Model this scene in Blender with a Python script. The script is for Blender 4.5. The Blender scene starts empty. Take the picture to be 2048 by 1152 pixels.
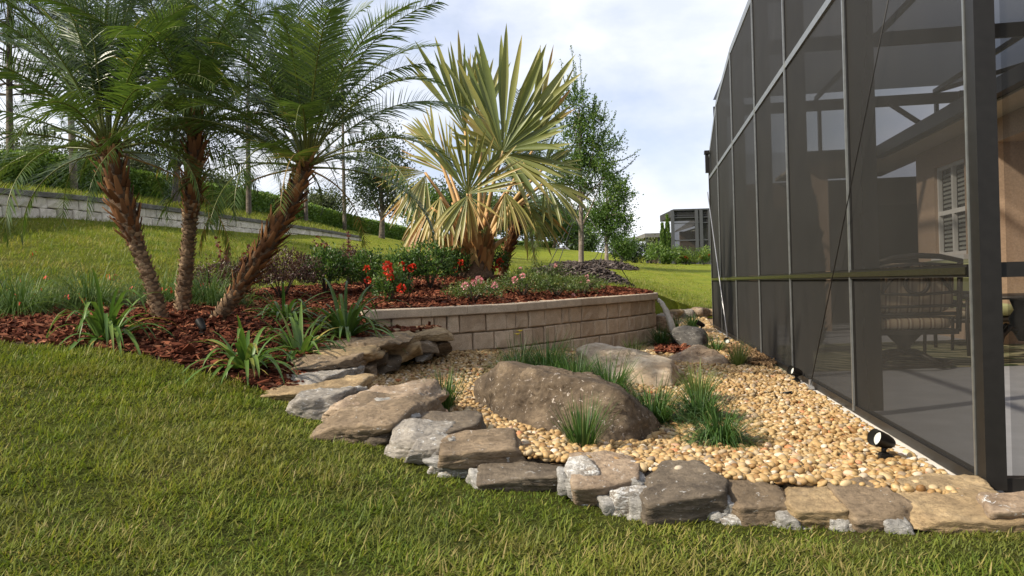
import bpy, bmesh, math, random
import numpy as np
from mathutils import Vector, Matrix
SC = bpy.context.scene
COL = SC.collection
PI = math.pi

# ---------------------------------------------------------------- camera
F = 1600.0            # focal length in pixels of the 2048 px wide photograph
EYE = 0.9
ROLL = math.radians(-1.7)
PITCH = math.radians(-0.18)
cam_d = bpy.data.cameras.new('camera')
cam_d.sensor_width = 36.0
cam_d.lens = 36.0 * F / 2048.0
cam_d.clip_start = 0.05
cam_d.clip_end = 3000
cam = bpy.data.objects.new('camera', cam_d)
COL.objects.link(cam)
CM = Matrix.Translation((0, 0, EYE)) @ Matrix.Rotation(PI / 2 + PITCH, 4, 'X') @ Matrix.Rotation(ROLL, 4, 'Z')
cam.matrix_world = CM
SC.camera = cam

# ---------------------------------------------------------------- sky and sun
SUN_AZ, SUN_EL = math.radians(-112), math.radians(36)     # azimuth from +Y towards +X
sun_dir = Vector((math.sin(SUN_AZ) * math.cos(SUN_EL), math.cos(SUN_AZ) * math.cos(SUN_EL), math.sin(SUN_EL)))
sd = bpy.data.lights.new('sun', 'SUN')
sd.energy = 4.6
sd.angle = math.radians(2.0)
sd.color = (1.0, 0.90, 0.74)
so = bpy.data.objects.new('sun', sd)
so.rotation_euler = sun_dir.to_track_quat('Z', 'Y').to_euler()
COL.objects.link(so)
W = bpy.data.worlds.new('World')
SC.world = W
W.use_nodes = True
nt = W.node_tree
nt.nodes.clear()
def N(tree, kind, **kw):
    n = tree.nodes.new(kind)
    for k, v in kw.items():
        setattr(n, k, v)
    return n
wo = N(nt, 'ShaderNodeOutputWorld')
bg = N(nt, 'ShaderNodeBackground')
sky = N(nt, 'ShaderNodeTexSky', sky_type='NISHITA', sun_disc=False)
sky.sun_elevation = SUN_EL
sky.sun_rotation = SUN_AZ
sky.air_density = 1.0
sky.dust_density = 1.5
tc = N(nt, 'ShaderNodeTexCoord')
mp = N(nt, 'ShaderNodeMapping')
mp.inputs['Scale'].default_value = (1.0, 1.0, 2.1)
mp.inputs['Location'].default_value = (0.35, 0.2, 0.1)
n1 = N(nt, 'ShaderNodeTexNoise')
n1.inputs['Scale'].default_value = 2.6
n1.inputs['Detail'].default_value = 9
n1.inputs['Roughness'].default_value = 0.55
n1.inputs['Distortion'].default_value = 0.3
cr = N(nt, 'ShaderNodeValToRGB')
cr.color_ramp.elements[0].position = 0.34
cr.color_ramp.elements[0].color = (0.40, 0.40, 0.40, 1)
cr.color_ramp.elements[1].position = 0.60
cr.color_ramp.elements[1].color = (1, 1, 1, 1)
n2 = N(nt, 'ShaderNodeTexNoise')
n2.inputs['Scale'].default_value = 5.0
n2.inputs['Detail'].default_value = 8
n2.inputs['Roughness'].default_value = 0.5
cc = N(nt, 'ShaderNodeValToRGB')
cc.color_ramp.elements[0].position = 0.36
cc.color_ramp.elements[0].color = (5.2, 5.6, 6.9, 1)
cc.color_ramp.elements[1].position = 0.62
cc.color_ramp.elements[1].color = (7.3, 7.4, 7.7, 1)
mx = N(nt, 'ShaderNodeMix', data_type='RGBA')
L = nt.links.new
L(tc.outputs['Generated'], mp.inputs['Vector'])
L(mp.outputs['Vector'], n1.inputs['Vector'])
L(mp.outputs['Vector'], n2.inputs['Vector'])
L(n1.outputs['Fac'], cr.inputs['Fac'])
L(n2.outputs['Fac'], cc.inputs['Fac'])
L(cr.outputs['Color'], mx.inputs[0])
L(sky.outputs['Color'], mx.inputs[6])
L(cc.outputs['Color'], mx.inputs[7])
L(mx.outputs[2], bg.inputs['Color'])
bg.inputs['Strength'].default_value = 0.10
L(bg.outputs['Background'], wo.inputs['Surface'])
SC.view_settings.view_transform = 'Standard'
SC.view_settings.look = 'None'
SC.view_settings.exposure = 0.72
SC.view_settings.gamma = 1.0
SC.view_settings.use_curve_mapping = False
SC.cycles.transparent_max_bounces = 24
SC.cycles.max_bounces = 7

# ---------------------------------------------------------------- pixel of the photograph -> point of the place
R3 = np.array(CM.to_3x3())
def gp(px, py, Y):
    d = R3 @ np.array([(px - 1024) / F, (576 - py) / F, -1.0])
    s = Y / d[1]
    return np.array([d[0] * s, Y, EYE + d[2] * s])
def gz(px, py, z):
    d = R3 @ np.array([(px - 1024) / F, (576 - py) / F, -1.0])
    s = (z - EYE) / d[2]
    return np.array([d[0] * s, d[1] * s, z])
def proj(P):
    P = np.atleast_2d(P) - np.array([0, 0, EYE])
    c = P @ R3
    return np.stack([1024 + F * c[:, 0] / -c[:, 2], 576 - F * c[:, 1] / -c[:, 2]], 1), -c[:, 2]

# ---------------------------------------------------------------- numeric helpers
rng = np.random.default_rng(7)
_perm = np.random.default_rng(3).permutation(256)
_perm = np.concatenate([_perm, _perm])
_grad = np.random.default_rng(5).normal(size=(256, 3))
_grad /= np.linalg.norm(_grad, axis=1)[:, None]
def perlin(p):
    p = np.asarray(p, float)
    i = np.floor(p).astype(int)
    f = p - i
    i &= 255
    u = f * f * f * (f * (f * 6 - 15) + 10)
    r = 0
    for dx in (0, 1):
        for dy in (0, 1):
            for dz in (0, 1):
                h = _perm[_perm[_perm[(i[:, 0] + dx) & 255] + ((i[:, 1] + dy) & 255)] + ((i[:, 2] + dz) & 255)]
                g = (_grad[h] * (f - [dx, dy, dz])).sum(1)
                w = (u[:, 0] if dx else 1 - u[:, 0]) * (u[:, 1] if dy else 1 - u[:, 1]) * (u[:, 2] if dz else 1 - u[:, 2])
                r = r + w * g
    return r * 1.6
def fbm(p, o=4, g=0.5):
    r, a = 0, 1.0
    p = np.asarray(p, float)
    for k in range(o):
        r = r + a * perlin(p + 17.3 * k)
        p = p * 2.03
        a *= g
    return r
def norm(v):
    v = np.asarray(v, float)
    return v / np.maximum(np.linalg.norm(v, axis=-1, keepdims=True), 1e-9)
def tps(pts):
    pts = np.array(pts, float)
    n = len(pts)
    def U(r2):
        return np.where(r2 > 1e-9, 0.5 * r2 * np.log(r2 + 1e-12), 0)
    d2 = ((pts[:, None, :2] - pts[None, :, :2]) ** 2).sum(2)
    A = np.zeros((n + 3, n + 3))
    A[:n, :n] = U(d2) + 0.15 * np.eye(n)
    A[:n, n] = 1
    A[:n, n + 1:] = pts[:, :2]
    A[n:, :n] = A[:n, n:].T
    b = np.concatenate([pts[:, 2], np.zeros(3)])
    c = np.linalg.solve(A, b)
    def f(x, y):
        x = np.asarray(x, float)
        y = np.asarray(y, float)
        r = c[n] + c[n + 1] * x + c[n + 2] * y
        for k in range(n):
            r = r + c[k] * U((x - pts[k, 0]) ** 2 + (y - pts[k, 1]) ** 2)
        return r
    return f
def inside(x, y, poly):
    x = np.asarray(x, float)
    y = np.asarray(y, float)
    r = np.zeros(x.shape, bool)
    n = len(poly)
    for k in range(n):
        x0, y0 = poly[k][:2]
        x1, y1 = poly[(k + 1) % n][:2]
        if y0 == y1:
            continue
        c = ((y0 > y) != (y1 > y)) & (x < (x1 - x0) * (y - y0) / (y1 - y0) + x0)
        r ^= c
    return r
def seg_dist(x, y, path):
    best = np.full(np.shape(x), 1e9)
    for k in range(len(path) - 1):
        a = np.array(path[k][:2])
        b = np.array(path[k + 1][:2])
        t = np.clip(((x - a[0]) * (b - a)[0] + (y - a[1]) * (b - a)[1]) / ((b - a) @ (b - a)), 0, 1)
        best = np.minimum(best, np.hypot(x - a[0] - t * (b - a)[0], y - a[1] - t * (b - a)[1]))
    return best
def spline(pts, n):
    """Catmull-Rom through pts, n samples by arc length"""
    P = np.array(pts, float)
    Q = np.vstack([2 * P[0] - P[1], P, 2 * P[-1] - P[-2]])
    out = []
    for k in range(len(P) - 1):
        p0, p1, p2, p3 = Q[k:k + 4]
        for t in np.linspace(0, 1, 24, endpoint=False):
            out.append(0.5 * (2 * p1 + (p2 - p0) * t + (2 * p0 - 5 * p1 + 4 * p2 - p3) * t * t + (3 * p1 - p0 - 3 * p2 + p3) * t ** 3))
    out.append(P[-1])
    out = np.array(out)
    s = np.concatenate([[0], np.cumsum(np.linalg.norm(np.diff(out, axis=0), axis=1))])
    q = np.linspace(0, s[-1], n)
    return np.stack([np.interp(q, s, out[:, i]) for i in range(out.shape[1])], 1)

# ---------------------------------------------------------------- mesh builder
class MB:
    def __init__(s):
        s.v, s.f, s.r, s.n = [], {}, [], 0
    def add(s, V, *Fs, rnd=None):
        V = np.asarray(V, float).reshape(-1, 3)
        for Fc in Fs:
            Fc = np.asarray(Fc, int)
            if len(Fc):
                s.f.setdefault(Fc.shape[1], []).append(Fc + s.n)
        s.v.append(V)
        if rnd is None:
            rnd = rng.random()
        s.r.append(np.broadcast_to(np.asarray(rnd, float), (len(V),)))
        s.n += len(V)
        return s
    def build(s, name, mat, parent=None, smooth=True):
        me = bpy.data.meshes.new(name)
        V = np.concatenate(s.v)
        if parent is not None:
            base = np.array(parent.location)
            if parent.parent is not None:
                base = base + np.array(parent.parent.location)
            V = V - base
        me.vertices.add(len(V))
        me.vertices.foreach_set('co', V.astype(np.float32).ravel())
        loops, starts, st = [], [], 0
        for k in sorted(s.f):
            A = np.concatenate(s.f[k])
            loops.append(A.ravel())
            starts.append(st + np.arange(len(A)) * k)
            st += A.size
        loops = np.concatenate(loops).astype(np.int32)
        starts = np.concatenate(starts).astype(np.int32)
        me.loops.add(len(loops))
        me.loops.foreach_set('vertex_index', loops)
        me.polygons.add(len(starts))
        me.polygons.foreach_set('loop_start', starts)
        at = me.attributes.new('rnd', 'FLOAT', 'POINT')
        at.data.foreach_set('value', np.concatenate(s.r).astype(np.float32))
        me.update(calc_edges=True)
        me.validate()
        me.polygons.foreach_set('use_smooth', np.full(len(me.polygons), bool(smooth)))
        if mat is not None:
            me.materials.append(mat)
        o = bpy.data.objects.new(name, me)
        COL.objects.link(o)
        if parent is not None:
            o.parent = parent
        return o
    # --- shapes
    def box(s, c, size, ax=None, ay=None, az=None, rnd=None):
        c = np.array(c, float)
        h = np.array(size, float) / 2
        A = np.array([ax if ax is not None else (1, 0, 0), ay if ay is not None else (0, 1, 0), az if az is not None else (0, 0, 1)], float)
        S = np.array([[x, y, z] for z in (-1, 1) for y in (-1, 1) for x in (-1, 1)], float)
        V = c + (S * h) @ A
        Fq = [[0, 2, 3, 1], [4, 5, 7, 6], [0, 1, 5, 4], [2, 6, 7, 3], [0, 4, 6, 2], [1, 3, 7, 5]]
        return s.add(V, Fq, rnd=rnd)
    def bar(s, a, b, w, h, up=(0, 0, 1), rnd=None):
        a = np.array(a, float)
        b = np.array(b, float)
        d = norm(b - a)
        side = np.cross(d, up)
        if np.linalg.norm(side) < 1e-4:
            side = np.cross(d, (0, 1, 0))
        side = norm(side)
        u = np.cross(side, d)
        return s.box((a + b) / 2, (w, np.linalg.norm(b - a), h), side, d, u, rnd=rnd)
    def tube(s, path, rad, n=8, cap=True, rnd=None):
        P = np.array(path, float)
        m = len(P)
        rad = np.broadcast_to(np.asarray(rad, float), (m,))
        T = norm(np.gradient(P, axis=0))
        ref = np.array([0, 0, 1.0]) if abs(T[0][2]) < 0.9 else np.array([1.0, 0, 0])
        V = []
        u = None
        for k in range(m):
            if u is None:
                u = norm(np.cross(T[k], ref))
            else:
                u = norm(u - T[k] * (u @ T[k]))
            w = np.cross(T[k], u)
            a = np.arange(n) * 2 * PI / n
            V.append(P[k] + rad[k] * (np.cos(a)[:, None] * u + np.sin(a)[:, None] * w))
        V = np.concatenate(V)
        Fq = []
        for k in range(m - 1):
            for j in range(n):
                Fq.append([k * n + j, k * n + (j + 1) % n, (k + 1) * n + (j + 1) % n, (k + 1) * n + j])
        caps = []
        if cap:
            V = np.vstack([V, P[0], P[-1]])
            for j in range(n):
                caps.append([m * n, (j + 1) % n, j])
                caps.append([m * n + 1, (m - 1) * n + j, (m - 1) * n + (j + 1) % n])
        return s.add(V, Fq, caps, rnd=rnd)
    def rock(s, V, Fq, rnd=None):
        return s.add(V, Fq, rnd=rnd)

def straps(mb, base, D, length, width, droop=0.0, seg=4, fold=0.0, side=None, prof=None, rnd=None, twist=None, w0=0.6, rtip=0.0):
    """N bending blades at once. base, D (N,3); droop pulls the direction down along the length."""
    base = np.atleast_2d(base)
    n = len(base)
    D = norm(np.broadcast_to(np.asarray(D, float), (n, 3)))
    length = np.broadcast_to(np.asarray(length, float), (n,))
    width = np.broadcast_to(np.asarray(width, float), (n,))
    droop = np.broadcast_to(np.asarray(droop, float), (n,))
    if side is None:
        side = np.cross(D, [0, 0, 1.0])
        bad = np.linalg.norm(side, axis=1) < 0.15
        side[bad] = np.cross(D[bad], norm(rng.normal(size=(bad.sum(), 3)))) if bad.any() else 0
        side = norm(side)
    else:
        side = norm(np.broadcast_to(np.asarray(side, float), (n, 3)))
    if twist is not None:
        nn = np.cross(side, D)
        side = norm(side * np.cos(twist)[:, None] + nn * np.sin(twist)[:, None])
    t = np.linspace(0, 1, seg + 1)
    if prof is None:
        w = np.minimum(w0 + t * 2.5, 1) * (1 - t ** 2.6)
    else:
        w = np.asarray(prof(t), float)
    pos = [base]
    dirs = []
    for k in range(seg + 1):
        d = norm(D + np.array([0, 0, -1.0]) * (droop * t[k] ** 1.2)[:, None])
        dirs.append(d)
        if k < seg:
            pos.append(pos[-1] + d * (length / seg)[:, None])
    ac = 3 if fold else 2
    V = np.zeros((n, seg + 1, ac, 3))
    for k in range(seg + 1):
        hw = (width * w[k] / 2)[:, None]
        V[:, k, 0] = pos[k] - side * hw
        V[:, k, -1] = pos[k] + side * hw
        if fold:
            nn = np.cross(side, dirs[k])
            V[:, k, 1] = pos[k] - nn * hw * fold
    idx = np.arange(n)[:, None] * ((seg + 1) * ac)
    Fs = []
    for k in range(seg):
        for a in range(ac - 1):
            q = np.array([k * ac + a, k * ac + a + 1, (k + 1) * ac + a + 1, (k + 1) * ac + a])
            Fs.append(idx + q)
    Fq = np.concatenate(Fs)
    if rnd is None:
        rnd = rng.random(n)
    rnd = np.broadcast_to(rnd, (n,))
    rv = np.repeat((rnd[:, None] + np.broadcast_to(rtip, (n,))[:, None] * t[None] ** 1.6), ac, axis=1)
    mb.add(V.reshape(-1, 3), Fq, rnd=np.clip(rv, 0, 1).ravel())
    return np.array(pos[-1])

def leaves(mb, pos, D, length, width, rnd=None, fold=0.25):
    """N small leaves, each a folded diamond of two triangles pairs"""
    n = len(pos)
    D = norm(D)
    r = norm(rng.normal(size=(n, 3)))
    side = norm(np.cross(D, r))
    nn = np.cross(side, D)
    length = np.broadcast_to(np.asarray(length, float), (n,))[:, None]
    width = np.broadcast_to(np.asarray(width, float), (n,))[:, None]
    V = np.zeros((n, 4, 3))
    V[:, 0] = pos
    V[:, 1] = pos + D * length * 0.5 - side * width / 2 + nn * width * fold
    V[:, 2] = pos + D * length
    V[:, 3] = pos + D * length * 0.5 + side * width / 2 + nn * width * fold
    idx = np.arange(n)[:, None] * 4
    Fq = np.concatenate([idx + np.array([0, 1, 2]), idx + np.array([0, 2, 3])])
    if rnd is None:
        rnd = rng.random(n)
    mb.add(V.reshape(-1, 3), Fq, rnd=np.repeat(rnd, 4))

_ico = {}
def ico(sub):
    if sub not in _ico:
        b = bmesh.new()
        bmesh.ops.create_icosphere(b, subdivisions=sub, radius=1)
        b.verts.ensure_lookup_table()
        _ico[sub] = (np.array([v.co for v in b.verts]), np.array([[v.index for v in f.verts] for f in b.faces]))
        b.free()
    return _ico[sub]
def rock(c, half, seed, rotz=0.0, tilt=(0, 0), k=9, p=30, sub=4, rough=0.05, boxy=True, strata=0.0, planes=None, lo=0.78):
    g = np.random.default_rng(seed)
    u, Fq = ico(sub)
    ns, ds = [], []
    if boxy:
        for a in ((1, 0, 0), (-1, 0, 0), (0, 1, 0), (0, -1, 0), (0, 0, 1), (0, 0, -1)):
            ns.append(np.array(a) + g.normal(size=3) * 0.11)
            ds.append(g.uniform(0.82, 0.98))
    for _ in range(k):
        ns.append(g.normal(size=3))
        ds.append(g.uniform(lo, 1.15))
    if planes:
        for nx, d in planes:
            ns.append(np.array(nx, float))
            ds.append(d)
    ns = norm(np.array(ns))
    ds = np.array(ds)
    q = np.maximum(u @ ns.T / ds, 0)
    r = (q ** p).sum(1) ** (-1 / p)
    V = u * r[:, None]
    half = np.array(half, float)
    V = V * half
    sc = half.mean()
    off = g.uniform(0, 90, 3)
    nrm = norm(u / half)
    d = fbm(V / sc * 1.1 + off, 4) * .7 - np.abs(fbm(V / sc * 2.2 + off + 9, 5, .6)) * .7 + .25 * np.floor(2.5 * fbm(V / sc * .9 + off + 40, 2)) / 2.5
    if strata:
        d = d + strata * fbm(np.stack([V[:, 0] / sc * .7, V[:, 1] / sc * .7, V[:, 2] / half[2] * 3.0], 1) + off, 3)
    V = V + nrm * (d * rough * sc * 1.5)[:, None]
    cx, sx = math.cos(tilt[0]), math.sin(tilt[0])
    cy, sy = math.cos(tilt[1]), math.sin(tilt[1])
    cz, sz = math.cos(rotz), math.sin(rotz)
    Rm = np.array([[cz, -sz, 0], [sz, cz, 0], [0, 0, 1]]) @ np.array([[cy, 0, sy], [0, 1, 0], [-sy, 0, cy]]) @ np.array([[1, 0, 0], [0, cx, -sx], [0, sx, cx]])
    return V @ Rm.T + np.array(c), Fq

# ---------------------------------------------------------------- things
def thing(name, label, cat, loc=(0, 0, 0), group=None):
    o = bpy.data.objects.new(name, None)
    o.empty_display_size = 0.1
    COL.objects.link(o)
    o.location = tuple(float(a) for a in loc)
    o['label'] = label
    o['category'] = cat
    if group:
        o['group'] = group
    return o
def tag(o, label, cat, group=None, kind=None):
    o['label'] = label
    o['category'] = cat
    if group:
        o['group'] = group
    if kind:
        o['kind'] = kind
    return o
def setting(o, kind='structure', label=None, cat=None):
    o['kind'] = kind
    if label:
        o['label'] = label
        o['category'] = cat
    return o

# ---------------------------------------------------------------- materials
def newmat(name):
    m = bpy.data.materials.new(name)
    m.use_nodes = True
    t = m.node_tree
    t.nodes.clear()
    out = N(t, 'ShaderNodeOutputMaterial')
    b = N(t, 'ShaderNodeBsdfPrincipled')
    t.links.new(b.outputs[0], out.inputs['Surface'])
    return m, t, b, out
def ramp(t, stops, src=None):
    r = N(t, 'ShaderNodeValToRGB')
    e = r.color_ramp.elements
    while len(e) < len(stops):
        e.new(0.5)
    for k, (p, c) in enumerate(stops):
        e[k].position = p
        e[k].color = (*c, 1) if len(c) == 3 else c
    if src is not None:
        t.links.new(src, r.inputs['Fac'])
    return r
def noise(t, scale, detail=5, rough=0.55, vec=None, dist=0.0):
    n = N(t, 'ShaderNodeTexNoise')
    n.inputs['Scale'].default_value = scale
    n.inputs['Detail'].default_value = detail
    n.inputs['Roughness'].default_value = rough
    n.inputs['Distortion'].default_value = dist
    if vec is None:
        c = N(t, 'ShaderNodeNewGeometry')
        vec = c.outputs['Position']
    t.links.new(vec, n.inputs['Vector'])
    return n.outputs['Fac']
def attr(t, nm='rnd'):
    a = N(t, 'ShaderNodeAttribute')
    a.attribute_name = nm
    return a.outputs['Fac']
def mixc(t, fac, a, b, blend='MIX'):
    m = N(t, 'ShaderNodeMix', data_type='RGBA', blend_type=blend)
    for i, v in ((0, fac), (6, a), (7, b)):
        if hasattr(v, 'is_linked') or hasattr(v, 'links'):
            t.links.new(v, m.inputs[i])
        else:
            m.inputs[i].default_value = v if i == 0 else ((*v, 1) if len(v) == 3 else v)
    return m.outputs[2]
def math_(t, op, a, b=None):
    m = N(t, 'ShaderNodeMath', operation=op)
    for i, v in enumerate((a, b)):
        if v is None:
            continue
        if isinstance(v, (int, float)):
            m.inputs[i].default_value = v
        else:
            t.links.new(v, m.inputs[i])
    return m.outputs[0]
def bump(t, b, h, strength=0.4, dist=0.01):
    n = N(t, 'ShaderNodeBump')
    n.inputs['Strength'].default_value = strength
    n.inputs['Distance'].default_value = dist
    t.links.new(h, n.inputs['Height'])
    t.links.new(n.outputs[0], b.inputs['Normal'])
def plain(name, c, rough=0.5, metal=0.0, var=0.12, scale=30, bumpy=0.0):
    m, t, b, o = newmat(name)
    f = noise(t, scale, 6)
    c = np.array(c)
    r = ramp(t, [(0.3, tuple(c * (1 - var))), (0.7, tuple(np.minimum(c * (1 + var), 1)))], f)
    t.links.new(r.outputs[0], b.inputs['Base Color'])
    b.inputs['Roughness'].default_value = rough
    b.inputs['Metallic'].default_value = metal
    if bumpy:
        bump(t, b, f, bumpy, 0.004)
    return m
def leafmat(name, stops, transl=0.3, rough=0.45, spec=0.35, patch=None, pscale=1.2, tcol=1.3):
    """leaf colour from each leaf's own random number; light passes through"""
    m, t, b, o = newmat(name)
    r = ramp(t, stops, attr(t))
    c = r.outputs[0]
    if patch is not None:
        pr = ramp(t, [(0.45, (0, 0, 0)), (0.66, (.6, .6, .6))], noise(t, pscale, 6, 0.65))
        c = mixc(t, pr.outputs[0], c, patch)
    t.links.new(c, b.inputs['Base Color'])
    b.inputs['Roughness'].default_value = rough
    b.inputs['Specular IOR Level'].default_value = spec
    tr = N(t, 'ShaderNodeBsdfTranslucent')
    tcx = mixc(t, 1.0, c, (tcol, tcol * 1.05, tcol * .6), 'MULTIPLY')
    t.links.new(tcx, tr.inputs['Color'])
    mxs = N(t, 'ShaderNodeMixShader')
    mxs.inputs[0].default_value = transl
    t.links.new(b.outputs[0], mxs.inputs[1])
    t.links.new(tr.outputs[0], mxs.inputs[2])
    t.links.new(mxs.outputs[0], o.inputs['Surface'])
    return m
def rockmat(name, c1, c2, c3, white=0.0, scale=4.0, wcol=(0.62, 0.62, 0.60), strata=1.0):
    m, t, b, o = newmat(name)
    g = N(t, 'ShaderNodeTexCoord')
    mpn = N(t, 'ShaderNodeMapping')
    mpn.inputs['Scale'].default_value = (1, 1, 1 + strata * 1.5)
    t.links.new(g.outputs['Object'], mpn.inputs['Vector'])
    v = mpn.outputs['Vector']
    f1 = noise(t, scale, 9, 0.65, v, 0.4)
    f2 = noise(t, scale * 6, 8, 0.7, v)
    f3 = noise(t, scale * 0.55, 5, 0.6, v, 0.8)
    r1 = ramp(t, [(0.33, c1), (0.55, c2), (0.72, c3)], f1)
    r2 = ramp(t, [(0.28, (0.42, 0.40, 0.38)), (0.5, (0.95, .94, .92)), (0.72, (1.3, 1.28, 1.24))], f2)
    c = mixc(t, 1.0, r1.outputs[0], r2.outputs[0], 'MULTIPLY')
    r3 = ramp(t, [(0.42, (0, 0, 0)), (0.62, (0.55, 0.55, 0.55))], f3)
    c = mixc(t, r3.outputs[0], c, tuple(np.array(c1) * 0.55))
    if white:
        f4 = noise(t, scale * 5.5, 12, 0.72, v, 0.8)
        r4 = ramp(t, [(0.66 - white * 0.17, (0, 0, 0)), (0.70 - white * 0.14, (0.85, 0.85, 0.85))], f4)
        c = mixc(t, r4.outputs[0], c, wcol)
    t.links.new(c, b.inputs['Base Color'])
    b.inputs['Roughness'].default_value = 0.85
    b.inputs['Specular IOR Level'].default_value = 0.25
    h = math_(t, 'ADD', math_(t, 'MULTIPLY', f2, 0.6), f1)
    f5 = noise(t, scale * 22, 6, .7, v)
    h = math_(t, 'ADD', h, math_(t, 'MULTIPLY', f5, .25))
    bump(t, b, h, 1.0, 0.022)
    return m
# ================================================================ LAY OF THE LAND
P0 = gz(1956, 985, 0.0)                    # near corner of the screen enclosure
VPd = gp(1278, 563, 1.0) - np.array([0, 0, EYE])
dS = norm(np.array([VPd[0], VPd[1], 0]))   # along the side wall, away from the camera
eS = np.array([dS[1], -dS[0], 0])          # into the patio
def cg(s, t, z):
    return P0 + dS * s + eS * t + np.array([0, 0, z])
S_END = 11.9

lawn_pts = [gp(*a) for a in [
    (0, 1152, 2.6), (1024, 1152, 2.55), (2048, 1152, 2.4), (1900, 1063, 2.85), (1600, 1062, 2.95), (1400, 1048, 3.0), (1200, 1025, 3.15), (1040, 985, 3.3), (870, 950, 3.6), (760, 895, 3.95),
    (640, 850, 4.35), (560, 800, 4.85), (400, 745, 5.1), (300, 712, 5.2), (0, 690, 5.3), (0, 900, 3.6), (400, 900, 3.6), (-500, 700, 5.0),
    (0, 600, 8.6), (0, 520, 10.5), (200, 520, 11.0), (0, 437, 13.0), (170, 440, 15.2), (350, 455, 18.5), (520, 467, 23.5), (710, 480, 33.0), (450, 560, 10.5), (620, 540, 12), (800, 540, 14), (900, 505, 40), (850, 492, 57),
    (720, 520, 20), (950, 540, 16), (1050, 500, 62), (1110, 497, 72), (1100, 548, 16), (1160, 548, 16), (1210, 530, 30), (1420, 529, 55), (1300, 526, 60), (1340, 600, 17), (1415, 612, 18), (1420, 560, 27), (1280, 566, 17.5)]]
lawn_pts += [np.array(a) for a in [(-10.5, 13, 3.0), (-10.2, 20, 3.3), (-9.4, 33, 3.9), (-8.5, 42, 4.1), (-12, 6, 2.2), (-12, 14, 3.1), (-7, 2, 0.6), (3, 1, -.05), (0, 0.5, 0.0), (7, 3, -.05), (9, 14, 0.0), (8, 22, 0.4), (12, 30, 1.0), (14, 60, 2.1)]]
lawn_f = tps(lawn_pts)

wall_path = [gp(x, y, Y) for x, y, Y in [(2250, 1020, 2.95), (2060, 1010, 3.0), (1900, 1005, 3.03), (1740, 1005, 3.08), (1500, 990, 3.17), (1360, 975, 3.25), (1210, 950, 3.4), (1050, 935, 3.52),
             (960, 895, 3.75), (860, 865, 4.0), (770, 820, 4.4), (680, 790, 4.85), (640, 765, 5.2), (635, 740, 5.5), (660, 715, 5.85), (700, 700, 6.25), (740, 685, 6.65), (800, 672, 7.15), (860, 664, 7.6), (885, 660, 7.95)]]
bw_pix = [(735, 621.5, 7.62), (800, 618, 7.82), (858, 615.6, 8.0), (940, 611.5, 8.25), (1029, 607, 8.6), (1100, 601.5, 9.0), (1157, 597, 9.45), (1229, 592, 10.0), (1285, 588, 10.65), (1309, 586, 11.2), (1303, 584.5, 11.8), (1275, 583, 12.6), (1235, 582, 13.2)]
bw = [gp(*a) for a in bw_pix]
bw_curve = spline([(p[0], p[1], min(p[2], .745)) for p in bw], 240)
far_border = [gp(x, y, Y) for x, y, Y in [(1235, 600, 14.2), (1300, 612, 15.2), (1335, 620, 16.0), (1380, 628, 16.4), (1420, 633, 16.6), (1475, 640, 16.4)]]

grav_poly = [p[:2] for p in wall_path] + [p[:2] for p in bw if True][2:] + [p[:2] for p in far_border] + [cg(S_END + .6, 0.3, 0)[:2], cg(0, .15, 0)[:2], cg(-.2, 1.5, 0)[:2]]
grav_pts = [gz(1956, 985, 0.0), gz(1707, 830, 0.0), gz(1585, 755, 0.), cg(8, 0, 0), cg(S_END, 0, 0)] + [gp(*a) for a in [(1200, 895, 4.2), (784, 739, 7.0), (920, 707, 8.0), (1310, 697, 10.7), (1250, 930, 3.5), (1600, 960, 3.25), (1850, 975, 3.2), (880, 845, 4.6), (1340, 640, 16), (1310, 765, 6.8), (1000, 880, 4.0), (720, 765, 5.9), (1420, 636, 16.4)]] + [np.array([3.2, 2.7, 0.0]), np.array((-2.4, 6, .3))]
grav_f = tps(grav_pts)

mul_front = [gp(x, y, Y) for x, y, Y in [(-700, 700, 4.6), (-350, 693, 5.0), (0, 688, 5.3), (150, 694, 5.3), (300, 712, 5.2), (400, 742, 5.08), (480, 766, 5.0), (548, 790, 4.93)]]
mul_rear = [gp(x, y, Y) for x, y, Y in [(1180, 575, 13.9), (1100, 566, 14.0), (960, 556, 13.8), (880, 555, 12.9), (800, 558, 12.0), (690, 570, 10.6), (600, 575, 10.0), (450, 585, 9.6), (300, 596, 9.0), (100, 610, 8.1), (-100, 620, 7.7), (-500, 640, 7.0), (-900, 650, 6.4)]]
i0 = 12
mul_poly = [p[:2] for p in mul_front] + [p[:2] for p in wall_path[i0:]] + [p[:2] for p in bw] + [p[:2] for p in mul_rear]
mul_pts = list(mul_front) + list(mul_rear) + [gp(*a) for a in [(320, 640, 6.4), (365, 628, 6.6), (430, 640, 6.45), (490, 740, 5.3), (210, 688, 5.6), (400, 670, 6.0), (575, 700, 6.0), (640, 680, 6.8), (560, 640, 7.4), (690, 655, 7.2), (955, 552, 11.5), (780, 598, 9.0), (800, 612, 8.4), (1020, 600, 9.2), (1200, 588, 10.6), (1270, 584, 11.4), (1040, 575, 11.0), (600, 735, 5.6), (660, 610, 8.6), (500, 610, 8.2)]]
mul_pts = [np.array([p[0], p[1], p[2]]) for p in mul_pts]
mul_tps = tps(mul_pts)
mul_low = [p[:2] for p in bw[:4]] + [p[:2] for p in wall_path[:15:-1]]
def mul_f(x, y):
    z = mul_tps(x, y)
    return np.where(inside(x, y, mul_low), np.minimum(z, .50), z)

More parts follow.
